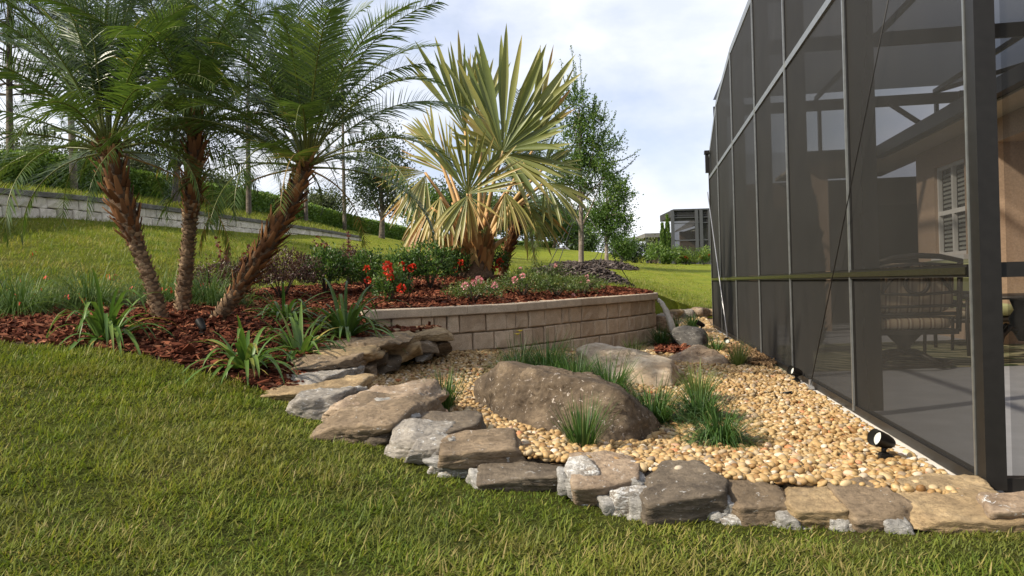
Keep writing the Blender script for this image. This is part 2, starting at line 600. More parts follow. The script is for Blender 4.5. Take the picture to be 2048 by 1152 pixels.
def far_fall(x, y):
    return np.clip((y - 75) / 120, 0, 1) ** 2 * 14
def ground_z(x, y):
    x = np.asarray(x, float)
    y = np.asarray(y, float)
    xc = np.clip(x, -16, 14)
    yc = np.clip(y, -1, 75)
    z = lawn_f(xc, yc) + (np.clip(-16 - x, 0, 60)) * .03 - far_fall(x, y)
    return z + 0.012 * perlin(np.stack([x * 1.3, y * 1.3, 0 * x], -1).reshape(-1, 3)).reshape(x.shape)
def base_z(x, y):
    """lawn surface, sunk under the beds and the patio"""
    z = ground_z(x, y)
    sh = np.shape(z)
    x = np.broadcast_to(x, sh)
    y = np.broadcast_to(y, sh)
    g = inside(x, y, grav_poly)
    z = np.where(g, np.minimum(z, grav_f(x, y) - .08), z)
    m = inside(x, y, mul_poly)
    z = np.where(m, np.minimum(z, mul_f(x, y) - .06), z)
    bd = seg_dist(x, y, bw[1:])
    z = np.where(bd < .22, np.minimum(z, grav_f(x, y) - .10), z)
    rel = np.stack([x - P0[0], y - P0[1]], -1)
    s = rel @ dS[:2]
    t = rel @ eS[:2]
    pat = (s > -.25) & (s < S_END + 2) & (t > -.12)
    return np.where(pat, np.minimum(z, -.2), z)

# ---- materials of the setting
def lawn_material():
    m, t, b, o = newmat('lawn_thatch_and_far_sun_glow')
    f = noise(t, 1.1, 4, .6)
    f2 = noise(t, 60, 6, .7)
    f3 = noise(t, 9, 5, .7)
    r = ramp(t, [(0.34, (0.19, 0.235, 0.022)), (0.55, (0.25, 0.285, 0.028)), (0.72, (0.29, 0.275, 0.045))], f)  # far grass tone, with the backlit sun glow put into the colour
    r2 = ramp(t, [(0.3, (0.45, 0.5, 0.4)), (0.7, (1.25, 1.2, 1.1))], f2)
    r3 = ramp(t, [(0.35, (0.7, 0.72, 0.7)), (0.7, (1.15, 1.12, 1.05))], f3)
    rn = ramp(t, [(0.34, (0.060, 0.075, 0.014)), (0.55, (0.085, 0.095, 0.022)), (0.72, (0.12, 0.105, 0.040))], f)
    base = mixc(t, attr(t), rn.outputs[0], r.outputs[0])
    c = mixc(t, 1.0, base, r2.outputs[0], 'MULTIPLY')
    c = mixc(t, 1.0, c, r3.outputs[0], 'MULTIPLY')
    t.links.new(c, b.inputs['Base Color'])
    b.inputs['Roughness'].default_value = 0.9
    b.inputs['Specular IOR Level'].default_value = 0.1
    bump(t, b, math_(t, 'ADD', f2, f3), 0.9, 0.05)
    return m
M = {}
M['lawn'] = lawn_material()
# lawn sheet out to the horizon
def grid_axis(lo, hi, dense, step, grow):
    a = list(np.arange(dense[0], dense[1], step))
    s = step
    x = a[-1]
    while x < hi:
        s *= grow
        x += s
        a.append(x)
    s = step
    x = a[0]
    while x > lo:
        s *= grow
        x -= s
        a.insert(0, x)
    return np.array(a)
gx = grid_axis(-400, 400, (-5.5, 5.0), .075, 1.09)
gy = grid_axis(-30, 900, (1.5, 18.0), .075, 1.08)
GX, GY = np.meshgrid(gx, gy)
GZ = base_z(GX, GY)
nx, ny = len(gx), len(gy)
ii = (np.arange(ny - 1)[:, None] * nx + np.arange(nx - 1)[None, :]).ravel()
mb = MB()
mb.add(np.stack([GX.ravel(), GY.ravel(), GZ.ravel()], 1), np.stack([ii, ii + 1, ii + nx + 1, ii + nx], 1), rnd=np.clip((GY.ravel() - 8) / 9, 0, 1))  # weight of the painted sun glow, rising with distance
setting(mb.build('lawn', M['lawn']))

# beds as sheets
def bed_sheet(name, poly, f, step, mat, amp):
    poly = np.array(poly)
    x0, y0 = poly.min(0) - step
    x1, y1 = poly.max(0) + step
    xs = np.arange(x0, x1, step)
    ys = np.arange(y0, y1, step)
    X, Y = np.meshgrid(xs, ys)
    Z = f(X, Y) + amp * fbm(np.stack([X.ravel() * 3, Y.ravel() * 3, 0 * X.ravel()], 1), 3).reshape(X.shape)
    I = inside(X, Y, poly)
    n = len(xs)
    k = (np.arange(len(ys) - 1)[:, None] * n + np.arange(n - 1)[None, :])
    keep = I[:-1, :-1] & I[1:, :-1] & I[:-1, 1:] & I[1:, 1:]
    k = k[keep]
    m = MB()
    m.add(np.stack([X.ravel(), Y.ravel(), Z.ravel()], 1), np.stack([k, k + 1, k + n + 1, k + n], 1))
    return setting(m.build(name, mat))
M['grit'] = plain('gravel_bed_grit', (0.22, 0.14, 0.07), 0.9, 0, .35, 60, .6)
M['bark_soil'] = plain('mulch_soil', (0.060, 0.022, 0.013), 0.9, 0, .5, 50, .8)
bed_sheet('gravel_bed', grav_poly, lambda x, y: grav_f(x, y) - .012, .06, M['grit'], .006)
bed_sheet('mulch_bed', mul_poly, lambda x, y: mul_f(x, y) - .015, .06, M['bark_soil'], .012)

def scatter(poly, n, f=None, zf=None, yp=1.0):
    """n points in a polygon, thicker near the camera"""
    poly = np.array(poly)
    out = []
    c = 0
    lo, hi = poly.min(0), poly.max(0)
    while c < n:
        u = rng.random((n * 3, 2))
        x = lo[0] + u[:, 0] * (hi[0] - lo[0])
        y = lo[1] + u[:, 1] * (hi[1] - lo[1])
        k = inside(x, y, poly)
        if f is not None:
            k &= rng.random(len(x)) < f(x, y)
        out.append(np.stack([x, y], 1)[k])
        c += k.sum()
    return np.concatenate(out)[:n]

# river pebbles (nobody could count them)
def pebble_mat():
    m, t, b, o = newmat('river_pebble')
    r = ramp(t, [(0.0, (0.20, 0.105, 0.036)), (0.2, (0.36, 0.235, 0.098)), (0.45, (0.44, 0.31, 0.145)), (0.62, (0.29, 0.175, 0.068)), (0.78, (0.50, 0.39, 0.22)), (0.9, (0.24, 0.185, 0.125)), (0.955, (0.64, 0.56, 0.43)), (1.0, (0.42, 0.15, 0.045))], attr(t))
    r2 = ramp(t, [(0.3, (0.78, 0.74, 0.7)), (0.7, (1.08, 1.08, 1.08))], noise(t, 45, 5, .6))
    t.links.new(mixc(t, 1.0, r.outputs[0], r2.outputs[0], 'MULTIPLY'), b.inputs['Base Color'])
    b.inputs['Roughness'].default_value = 0.55
    b.inputs['Specular IOR Level'].default_value = 0.3
    return m
M['pebble'] = pebble_mat()
boulder_clear = []
def pebbles(mb, pts, size, sub, lift):
    u, Fq = ico(sub)
    n = len(pts)
    sz = size * np.exp(np.clip(rng.normal(0, .30, n), -.7, .42))
    ax = np.stack([sz * rng.uniform(.85, 1.25, n), sz * rng.uniform(.65, .95, n), sz * rng.uniform(.5, .72, n)], 1) / 2
    ang = rng.random(n) * PI * 2
    til = rng.normal(0, .35, n)
    z = grav_f(pts[:, 0], pts[:, 1]) + lift * sz + rng.random(n) * .012
    lump = rng.normal(0, .1, (n, 4))
    V = u[None] * (1 + lump[:, 0, None] * u[:, 0] + lump[:, 1, None] * u[:, 1] * u[:, 0] * 2 + lump[:, 2, None] * u[:, 2] * u[:, 0] * 2 + lump[:, 3, None] * u[:, 1] ** 2)[:, :, None]
    V = V * ax[:, None, :]
    ct, st = np.cos(til)[:, None], np.sin(til)[:, None]
    x, y, zz = V[..., 0] * ct + V[..., 2] * st, V[..., 1], -V[..., 0] * st + V[..., 2] * ct
    ca, sa = np.cos(ang)[:, None], np.sin(ang)[:, None]
    V = np.stack([x * ca - y * sa + pts[:, None, 0], x * sa + y * ca + pts[:, None, 1], zz + z[:, None]], -1)
    idx = (np.arange(n) * len(u))[:, None, None]
    mb.add(V.reshape(-1, 3), (idx + Fq[None]).reshape(-1, 3), rnd=np.repeat(rng.random(n), len(u)))
grav_np = np.array(grav_poly)
mb = MB()
def dens(x, y):
    return np.clip(1.25 - (y - 3) / 9, .22, 1)
near = [p for p in grav_poly]
pts = scatter(grav_poly, 36000, lambda x, y: np.where(y < 6.0, 1.0, .85) * ((x - P0[0]) * eS[0] + (y - P0[1]) * eS[1] < -.02))
dy = pts[:, 1]
a = dy < 4.6
pebbles(mb, pts[a], .034, 2, .12)
pebbles(mb, pts[~a & (dy < 9)], .037, 1, .12)
pebbles(mb, pts[dy >= 9], .062, 1, .1)
extra = scatter([(x, y) for x, y in grav_poly], 5200, lambda x, y: (y < 5.2) * ((x - P0[0]) * eS[0] + (y - P0[1]) * eS[1] < -.10))
pebbles(mb, extra, .032, 2, .4)
setting(mb.build('river_pebbles', M['pebble']), 'stuff', 'tan and orange rounded river pebbles filling the bed beside the enclosure', 'pebbles')

# red bark chips
M['bark'] = leafmat('red_bark_chip', [(0, (0.030, 0.009, 0.005)), (.35, (0.080, 0.024, 0.013)), (.7, (0.135, 0.043, 0.023)), (.93, (0.21, 0.085, 0.046)), (1, (0.34, 0.16, 0.09))], 0.0, .9, .08)
def chips(mb, pts, f, size, lift=.012):
    n = len(pts)
    L_ = size * np.exp(np.clip(rng.normal(0, .38, n), -1, .75))
    w = L_ * rng.uniform(.3, .6, n)
    h = np.minimum(L_ * .16, .012)
    S = np.array([[-1, -.7, -1], [1, -.9, -1], [.8, 1, -1], [-.9, .8, -1], [-.9, -.6, 1], [.85, -.8, 1], [.7, .85, 1], [-1, .7, 1]], float)
    V = S[None] * (np.stack([L_, w, h], 1) / 2)[:, None, :] * rng.uniform(.7, 1.2, (n, 8, 1))
    a, b_, c_ = rng.random(n) * 2 * PI, rng.normal(0, .38, n), rng.normal(0, .38, n)
    ca, sa, cb, sb, cc_, s_c = [q[:, None] for q in (np.cos(a), np.sin(a), np.cos(b_), np.sin(b_), np.cos(c_), np.sin(c_))]
    x, y, z = V[..., 0], V[..., 1], V[..., 2]
    x, z = x * cb + z * sb, -x * sb + z * cb
    y, z = y * cc_ - z * s_c, y * s_c + z * cc_
    x, y = x * ca - y * sa, x * sa + y * ca
    zz = f(pts[:, 0], pts[:, 1]) + lift + rng.random(n) * .014
    V = np.stack([x + pts[:, None, 0], y + pts[:, None, 1], z + zz[:, None]], -1)
    Fq = np.array([[0, 3, 2, 1], [4, 5, 6, 7], [0, 1, 5, 4], [1, 2, 6, 5], [2, 3, 7, 6], [3, 0, 4, 7]])
    mb.add(V.reshape(-1, 3), ((np.arange(n) * 8)[:, None, None] + Fq).reshape(-1, 4), rnd=np.repeat(rng.random(n), 8))
mb = MB()
p_ = scatter(mul_poly, 24000, lambda x, y: (x > -5.5) * np.clip(1.3 - (y - 5) / 12, .4, 1))
chips(mb, p_, mul_f, .048)
p_ = scatter(mul_poly, 2200, lambda x, y: (x > -4.5) * (y < 8))
chips(mb, p_, mul_f, .066, .02)
mp_poly = [gz(x, y, .06)[:2] for x, y in [(1312, 712), (1380, 705), (1400, 690), (1360, 672), (1312, 676)]]
p_ = scatter(mp_poly, 900)
chips(mb, p_, grav_f, .075, .05)
mp2 = [gz(x, y, .02)[:2] for x, y in [(1470, 728), (1545, 738), (1560, 722), (1500, 696), (1440, 690)]]
M['litter'] = leafmat('brown_litter_chip', [(0, (.06, .035, .018)), (.5, (.14, .085, .042)), (1, (.26, .17, .09))], 0, .9, .1)
mb2 = MB()
chips(mb2, scatter(mp2, 1500), grav_f, .045, .045)
setting(mb2.build('brown_litter', M['litter'], smooth=False), 'stuff', 'brown bark litter among the pebbles near the enclosure', 'litter')
setting(mb.build('bark_mulch', M['bark'], smooth=False), 'stuff', 'loose chips of red bark mulch covering the planting bed', 'mulch')

# ================================================================ GRASS BLADES
M['grass'] = leafmat('grass_blade', [(0, (0.072, 0.118, 0.016)), (.45, (0.155, 0.195, 0.026)), (.75, (0.24, 0.252, 0.042)), (.9, (0.29, 0.25, 0.08)), (1, (0.34, 0.27, 0.12))], 0.38, .5, .2, patch=(0.17, 0.15, 0.05), pscale=1.7, tcol=1.25)
def grass(mb, pts, h, w, seg, lean=.75, shade=0.0):
    n = len(pts)
    x, y = pts[:, 0], pts[:, 1]
    z = ground_z(x, y) - .006
    q = np.stack([x, y, 0 * x], 1)
    g1 = perlin(q * 1.1 + 4)
    g2 = perlin(q * 4.5 + 11)
    wd_ = np.clip((seg_dist(x, y, wall_path) - .06) / .45, .62, 1) if h < .07 else 1.0
    hh = h * wd_ * np.clip(.85 + .55 * g2 + .25 * rng.normal(0, 1, n), .3, 1.9)
    a0 = 1.3 * perlin(q * 2.2 + 31) * PI + rng.normal(0, 1.9, n)
    el = np.clip(rng.normal(lean, .28, n), .12, 1.35)
    D = np.stack([np.cos(a0) * np.cos(el), np.sin(a0) * np.cos(el), np.sin(el)], 1)
    r = np.clip(.40 + shade + .20 * rng.normal(0, 1, n) + .34 * g1 + .20 * g2, 0, .9)
    dead = rng.random(n) < np.clip(.06 + .36 * (perlin(q * 1.3 + 57) - .10), .03, .42)
    r = np.where(dead, rng.uniform(.86, 1, n), r)
    straps(mb, np.stack([x, y, z], 1), D, hh * np.where(dead, 1.1, 1), w, droop=rng.uniform(.15, .9, n), seg=seg, rnd=r, w0=.8)
def lawn_ok(x, y, pad=0.0):
    rel = np.stack([x - P0[0], y - P0[1]], -1)
    s = rel @ dS[:2]
    t = rel @ eS[:2]
    return ~(inside(x, y, grav_poly) | inside(x, y, mul_poly)) & ~((s > -.3) & (t > -.12) & (s < S_END + 2))
def in_view(x, y, m=.6):
    return (np.abs(x) < y * .66 + m)
mb = MB()
near_poly = [(-3.4, 1.6), (3.0, 1.6), (3.4, 2.95), (2.2, 3.3), (0.2, 3.8), (-0.9, 4.4), (-1.2, 5.3), (-2.4, 5.5), (-4.6, 5.6)]
p_ = scatter(near_poly, 160000, lambda x, y: lawn_ok(x, y) * in_view(x, y, 1.0) * np.clip(1.6 - y / 5.5, .5, 1))
k_ = rng.random(len(p_)) < .7
grass(mb, p_[k_], .048, .0042, 3, .70)
grass(mb, p_[~k_], .062, .0058, 4, .50)
p_ = scatter([(-6, 4.6), (-1.3, 4.6), (-1.2, 5.6), (-6, 5.9)], 9000, lambda x, y: lawn_ok(x, y) * in_view(x, y, .6))
grass(mb, p_, .055, .006, 2, .75)
p_ = scatter([(-12, 6.5), (-1, 8.5), (2.2, 12), (5, 17.2), (4, 24), (-6.8, 24), (-8.5, 13)], 95000, lambda x, y: lawn_ok(x, y) * in_view(x, y, 1) * np.clip(1.3 - y / 20, .25, 1))
grass(mb, p_, .085, .0095, 2, .8)
p_ = scatter([(-7.2, 23), (5, 15.5), (6, 26), (10, 50), (-5, 55), (-7, 33)], 60000, lambda x, y: lawn_ok(x, y) * in_view(x, y, 1) * np.clip(1.5 - y / 45, .2, 1))
grass(mb, p_, .045, .020, 2, .55, shade=.25)
setting(mb.build('grass', M['grass']), 'stuff', 'green lawn grass with straw coloured blades', 'grass')
# ================================================================ STONE EDGING WALL
M['s_tan'] = rockmat('tan_sandstone', (0.28, 0.20, 0.115), (0.42, 0.31, 0.175), (0.33, 0.255, 0.17), .12, 5)
M['s_brown'] = rockmat('brown_fieldstone', (0.155, 0.115, 0.075), (0.25, 0.188, 0.125), (0.31, 0.24, 0.162), .25, 5)
M['s_dark'] = rockmat('dark_fieldstone', (0.10, 0.08, 0.060), (0.18, 0.145, 0.107), (0.24, 0.198, 0.145), .3, 5)
M['s_grey'] = rockmat('grey_fieldstone', (0.22, 0.20, 0.175), (0.34, 0.31, 0.27), (0.40, 0.37, 0.33), .5, 5, (0.58, 0.58, 0.57))
M['s_pink'] = rockmat('pinkish_fieldstone', (0.25, 0.18, 0.122), (0.38, 0.292, 0.208), (0.42, 0.352, 0.275), .4, 5)
M['mortar'] = rockmat('mortar', (0.26, 0.25, 0.23), (0.37, 0.36, 0.34), (0.46, 0.45, 0.43), .5, 7, (0.60, 0.59, 0.57))
M['s_white'] = rockmat('mortar_smeared_stone', (0.22, 0.18, 0.14), (0.36, 0.34, 0.31), (0.50, 0.49, 0.47), .95, 6, (0.62, 0.62, 0.60))
wall_c = gp(1000, 950, 3.6)
stone_wall = thing('stone_wall', 'low curving wall of mortared fieldstones between the front lawn and the pebble bed', 'stone wall', (wall_c[0], wall_c[1], .0))
# px left, px right, y of top back edge, y of top front edge, y of bottom, depth of the front face, material, how much it turns
STONES = [
    (1975, 2130, 1000, 1022, 1066, 2.80, 's_pink', -.1), (1782, 2004, 974, 1028, 1068, 2.84, 's_tan', .05), (1672, 1812, 982, 1018, 1066, 2.92, 's_brown', .1),
    (1566, 1716, 980, 1015, 1062, 2.95, 's_tan', -.05), (1440, 1570, 968, 1002, 1044, 3.02, 's_brown', .12), (1272, 1460, 940, 976, 1052, 3.05, 's_dark', .12),
    (1216, 1304, 975, 984, 1034, 3.10, 's_white', .0), (1148, 1272, 910, 944, 996, 3.22, 's_pink', 0), (1134, 1190, 922, 940, 990, 3.24, 's_white', .3),
    (960, 1144, 918, 944, 986, 3.36, 's_dark', .03), (884, 1040, 868, 890, 928, 3.52, 's_brown', .05), (892, 978, 918, 926, 964, 3.55, 's_white', .1), (860, 920, 915, 925, 968, 3.6, 's_white', .2),
    (824, 896, 876, 886, 924, 3.68, 's_grey', .2), (776, 890, 842, 862, 914, 3.80, 's_grey', -.25), (826, 958, 832, 856, 892, 3.92, 's_dark', -.3),
    (674, 838, 796, 826, 880, 4.02, 's_brown', -.25), (700, 868, 762, 800, 838, 4.30, 's_pink', -.35), (656, 744, 838, 850, 884, 4.15, 's_tan', -.2),
    (596, 700, 776, 794, 842, 4.50, 's_grey', -.3), (556, 730, 744, 775, 800, 4.85, 's_tan', -.15), (562, 704, 720, 752, 778, 5.15, 's_grey', -.1),
    (584, 728, 702, 718, 746, 5.50, 's_brown', .0), (620, 764, 683, 700, 724, 5.85, 's_tan', .05), (650, 812, 665, 682, 705, 6.30, 's_brown', .1),
    (760, 838, 657, 670, 690, 6.8, 's_tan', .1), (812, 898, 651, 661, 680, 7.3, 's_tan', .1), (764, 840, 684, 692, 720, 6.7, 's_tan', .2), (722, 774, 698, 706, 738, 6.3, 's_dark', .2),
    (832, 872, 672, 680, 708, 7.2, 's_brown', .2), (690, 752, 726, 734, 760, 5.9, 's_brown', .3), (830, 864, 700, 704, 720, 7.15, 's_grey', .2), (864, 896, 676, 684, 708, 7.5, 's_brown', .2), (740, 800, 712, 716, 740, 6.45, 's_dark', .1),
    (600, 660, 800, 810, 850, 4.6, 's_brown', -.2), (548, 612, 770, 780, 810, 5.0, 's_grey', -.2), (690, 790, 860, 866, 902, 4.0, 's_dark', -.2), (770, 850, 890, 896, 930, 3.82, 's_grey', -.2), (1300, 1440, 1020, 1026, 1062, 3.08, 's_grey', .1), (1690, 1830, 1040, 1046, 1082, 2.92, 's_white', .1), (1560, 1680, 1040, 1045, 1076, 2.98, 's_white', .1),
    (940, 1060, 960, 966, 1000, 3.46, 's_white', .05), (1440, 1560, 1028, 1034, 1066, 3.0, 's_white', .05), (1140, 1230, 975, 980, 1012, 3.22, 's_grey', .05), (1830, 1980, 1048, 1054, 1078, 2.88, 's_grey', .05), (545, 580, 745, 752, 776, 5.25, 's_pink', .2),
]
def stone_geo(x0, x1, yb, yf, ybt, Yf, seed, turn, tilt=.0, lift=0.0):
    xm = (x0 + x1) / 2
    top = gp(xm, yf, Yf)
    bot = gp(xm, ybt, Yf)
    k = (gp(xm, yb, Yf)[2] - EYE) / Yf
    Yb = (top[2] - EYE) / k
    dep = np.clip(Yb - Yf, .10, .62)
    w = (x1 - x0) / F * Yf
    zc = (top[2] + bot[2]) / 2
    h = max(top[2] - bot[2], .05)
    c = np.array([gp(xm, yf, Yf + dep / 2)[0], Yf + dep / 2, zc + lift])
    return rock(c, (w / 2 * 1.19, dep / 2 * 1.35, h / 2 * 1.30), seed, turn, (tilt, 0), k=7, p=44, sub=5, rough=.055, strata=.5, lo=.80)
for i, st in enumerate(STONES):
    V, Fq = stone_geo(*st[:6], 100 + i, st[7], .20 if i in (0, 1, 2, 3, 4, 7, 8) else (.10 if i < 17 else .03), .022 if i < 5 else 0.0)
    MB().rock(V, Fq).build('stone', M[st[6]], stone_wall)
# mortar bedding behind and between the stones
mb = MB()
wp = spline([(p[0], p[1], 0) for p in wall_path[1:]], 150)
for i, p in enumerate(wp):
    zl = float(ground_z(p[0], p[1]))
    zg = float(grav_f(p[0], p[1]))
    zt = max(zg - .055, zl + .03)
    if zt - zl > .05:
        V, Fq = rock((p[0] + rng.normal(0, .012), p[1] + rng.normal(0, .012) + .02, (zt + zl - .06) / 2), (.09, .085, (zt - zl + .10) / 2), 900 + i, rng.random() * 3, sub=3, rough=.10, k=6)
        mb.rock(V, Fq)
for i, st in enumerate(STONES[:21]):
    for xb in ((st[0] + 4, st[1] - 4) if i < 10 else ()):
        c = gp(xb, st[3] + (st[4] - st[3]) * .45, st[5] + .07)
        V, Fq = rock(c, (.055, .09, .36 * (st[4] - st[3]) / F * st[5] + .010), int(xb) + 7, rng.normal(0, .3), (.2, 0), sub=4, rough=.14, k=8, p=12)
        mb.rock(V, Fq)
    c = gp((st[0] + st[1]) / 2, st[4] + 2, st[5] + .08)
    V, Fq = rock(c, ((st[1] - st[0]) / F * st[5] * .5, .085, .035), int(st[0]) + 3, st[7], sub=4, rough=.16, k=6)
    mb.rock(V, Fq)
for x, y, Y, sx, sy in [(790, 800, 4.45, .12, .05), (880, 872, 3.85, .10, .04), (905, 880, 3.72, .07, .03), (1005, 905, 3.55, .05, .03), (640, 782, 4.75, .11, .05), (1165, 935, 3.36, .04, .03), (1270, 965, 3.22, .04, .05), (820, 832, 4.2, .05, .06), (700, 778, 4.8, .12, .04), (1255, 990, 3.12, .05, .03), (1500, 1035, 3.06, .10, .02), (1545, 1035, 3.04, .08, .02), (960, 940, 3.52, .05, .03)]:
    c = gp(x, y, Y)
    V, Fq = rock((c[0], c[1], c[2] - .012), (sx, sy, .03), int(x), rng.random() * 3, sub=4, rough=.16, k=6)
    mb.rock(V, Fq)
mb.build('mortar', M['mortar'], stone_wall)

# far stone border, each stone a part of one low border
fb = thing('stone_border', 'low row of brown stones edging the far end of the pebble bed', 'stone border', tuple(far_border[2]))
fp = spline([(p[0], p[1], p[2]) for p in far_border], 16)
for i, p in enumerate(fp):
    V, Fq = rock((p[0], p[1], float(grav_f(p[0], p[1])) + .09), (rng.uniform(.18, .30), rng.uniform(.12, .2), rng.uniform(.08, .14)), 300 + i, rng.normal(-.2, .3), sub=3, rough=.09)
    MB().rock(V, Fq).build('stone', M[['s_brown', 's_tan', 's_grey', 's_pink'][i % 4]], fb)

# ================================================================ BOULDERS
M['b_brown'] = rockmat('brown_boulder', (0.062, 0.045, 0.030), (0.145, 0.108, 0.072), (0.245, 0.19, 0.13), .40, 4.6, (0.50, 0.44, 0.38), .3)
M['b_pale'] = rockmat('pale_boulder', (0.32, 0.235, 0.15), (0.52, 0.435, 0.33), (0.60, 0.54, 0.45), .25, 3.0, (0.55, 0.52, 0.47), .6)
M['b_grey'] = rockmat('grey_boulder', (0.05, 0.048, 0.046), (0.115, 0.108, 0.10), (0.24, 0.225, 0.205), .35, 3.6)
M['b_mix'] = rockmat('mottled_boulder', (0.19, 0.13, 0.085), (0.40, 0.30, 0.205), (0.52, 0.45, 0.36), .3, 3.5)
def prism_rock(outline, depth, seed, mat, name, label, group=None, lean=.25, rough=.05):
    """a boulder: outline gives (x, z) of the silhouette, swelling through its real depth"""
    V, Fq = ico(5)
    return None
def boulder(name, label, c, half, seed, mat, rotz, planes=None, tilt=(0, 0), rough=.06, k=7, sub=6, p=34, boxy=True, strata=.3, shape=None):
    V, Fq = rock((0, 0, 0), half, seed, 0, (0, 0), k, p, sub, rough, boxy, strata, planes)
    if shape is not None:
        V = shape(V)
    cz, sz = math.cos(rotz), math.sin(rotz)
    cx, sx = math.cos(tilt[0]), math.sin(tilt[0])
    cy, sy = math.cos(tilt[1]), math.sin(tilt[1])
    V = V @ np.array([[cy, 0, sy], [0, 1, 0], [-sy, 0, cy]]).T @ np.array([[1, 0, 0], [0, cx, -sx], [0, sx, cx]]).T @ np.array([[cz, -sz, 0], [sz, cz, 0], [0, 0, 1]]).T + np.array(c)
    o = MB().rock(V, Fq).build(name, mat)
    o.location = tuple(c)
    o.data.transform(Matrix.Translation((-c[0], -c[1], -c[2])))
    return tag(o, label, 'boulder')
def hull_boulder(name, label, pts, seed, mat, rough=.05, p=44, sub=6, strata=.4):
    """angular boulder: the planes of the hull round its corner points, edges softened and weathered"""
    pts = np.array(pts, float)
    c = pts.mean(0)
    b = bmesh.new()
    for q in pts - c:
        b.verts.new(q)
    bmesh.ops.convex_hull(b, input=b.verts)
    bmesh.ops.recalc_face_normals(b, faces=b.faces)
    ns, ds = [], []
    for f in b.faces:
        n_ = np.array(f.normal)
        d = float(n_ @ np.array(f.verts[0].co))
        if d < 0:
            n_, d = -n_, -d
        if d > .015 and not any(n_ @ m_ > .9995 for m_ in ns):
            ns.append(n_)
            ds.append(d)
    b.free()
    u, Fq = ico(sub)
    q = np.maximum(u @ np.array(ns).T / np.array(ds), 0)
    r = (q ** p).sum(1) ** (-1 / p)
    V = u * r[:, None]
    g = np.random.default_rng(seed)
    off = g.uniform(0, 90, 3)
    sc = .3
    d = fbm(V / sc * 1.2 + off, 4) * .7 - np.abs(fbm(V / sc * 2.6 + off + 9, 5, .6)) * .8 + .3 * np.floor(2.5 * fbm(V / sc * 1.0 + off + 40, 2)) / 2.5
    d = d + strata * fbm(np.stack([V[:, 0] / sc * .8, V[:, 1] / sc * .8, V[:, 2] / sc * 5], 1) + off, 3)
    V = V + u * (d * rough * sc * 1.5)[:, None]
    o = MB().rock(V, Fq).build(name, mat)
    o.location = tuple(c)
    return tag(o, label, 'boulder')
hull_boulder('boulder', 'largest dark brown boulder with white lichen flecks in the middle of the pebbles',
    [gp(*a) for a in [(943, 760, 5.42), (960, 748, 5.40), (998, 722, 5.12), (1060, 742, 4.80), (1180, 758, 4.36), (1240, 774, 4.28), (1292, 815, 4.36), (1016, 719, 5.42), (1120, 739, 5.05), (1205, 751, 4.86), (1268, 788, 4.80),
        (948, 812, 5.30), (1010, 850, 4.70), (1100, 880, 4.38), (1190, 910, 4.12), (1272, 908, 4.16), (1304, 885, 4.34)]] + [np.array(a) for a in [(-.12, 5.85, .08), (.92, 4.95, .0), (.5, 5.5, .05)]], 44, M['b_brown'], .075)
hull_boulder('boulder', 'long pale cream boulder between the block wall and the largest boulder',
    [gp(*a) for a in [(1148, 694, 7.55), (1178, 688, 7.5), (1250, 712, 7.0), (1300, 722, 6.75), (1348, 742, 6.5), (1192, 683, 7.9), (1288, 704, 7.3), (1342, 715, 6.95), (1352, 730, 6.8), (1156, 735, 7.45), (1225, 765, 6.75), (1300, 784, 6.4), (1350, 782, 6.4)]]
    + [np.array(a) for a in [(1.0, 8.1, .1), (1.55, 7.2, .05), (.75, 8.1, .15)]], 52, M['b_pale'], .075, strata=.8)
hull_boulder('boulder', 'mottled tan rounded boulder under the falling water',
    [gp(*a) for a in [(1334, 714, 8.4), (1386, 688, 8.55), (1424, 696, 8.4), (1462, 718, 8.2), (1458, 742, 8.0), (1400, 744, 7.95), (1346, 734, 8.2), (1400, 686, 8.85)]] + [np.array(a) for a in [(1.75, 8.9, 0), (2.3, 8.7, 0)]], 61, M['b_mix'], .06, 20)
c = gp(1376, 672, 10.4)
boulder('boulder', 'dark grey boulder beside the end of the block wall', (c[0], c[1], c[2] - .03), (.27, .24, .17), 75, M['b_grey'], -.5, None, (0, .12), .06, 8, 4, 8)
c = gp(1328, 646, 12.2)
boulder('boulder', 'small brown boulder half hidden behind the stream of water', (c[0], c[1], c[2] - .03), (.19, .17, .14), 83, M['b_mix'], .3, None, (0, 0), .06, 8, 4, 8)

# ================================================================ BLOCK RETAINING WALL WITH COPING
def blockmat(name, c1, c2):
    m, t, b, o = newmat(name)
    r = ramp(t, [(0, c1), (1, c2)], attr(t))
    f = noise(t, 10, 6, .6)
    f2 = noise(t, 150, 4, .6)
    r2 = ramp(t, [(.3, (.82, .8, .78)), (.7, (1.1, 1.09, 1.08))], f)
    r3 = ramp(t, [(.35, (.72, .70, .68)), (.55, (1, 1, 1)), (.78, (1.25, 1.25, 1.25))], f2)
    c = mixc(t, 1, r.outputs[0], r2.outputs[0], 'MULTIPLY')
    c = mixc(t, 1, c, r3.outputs[0], 'MULTIPLY')
    t.links.new(c, b.inputs['Base Color'])
    b.inputs['Roughness'].default_value = .9
    b.inputs['Specular IOR Level'].default_value = .2
    bump(t, b, math_(t, 'ADD', f2, f), .6, .006)
    return m
M['block'] = blockmat('tumbled_concrete_block', (0.46, 0.355, 0.25), (0.62, 0.50, 0.365))
M['coping'] = blockmat('concrete_coping', (0.50, 0.41, 0.305), (0.58, 0.49, 0.375))
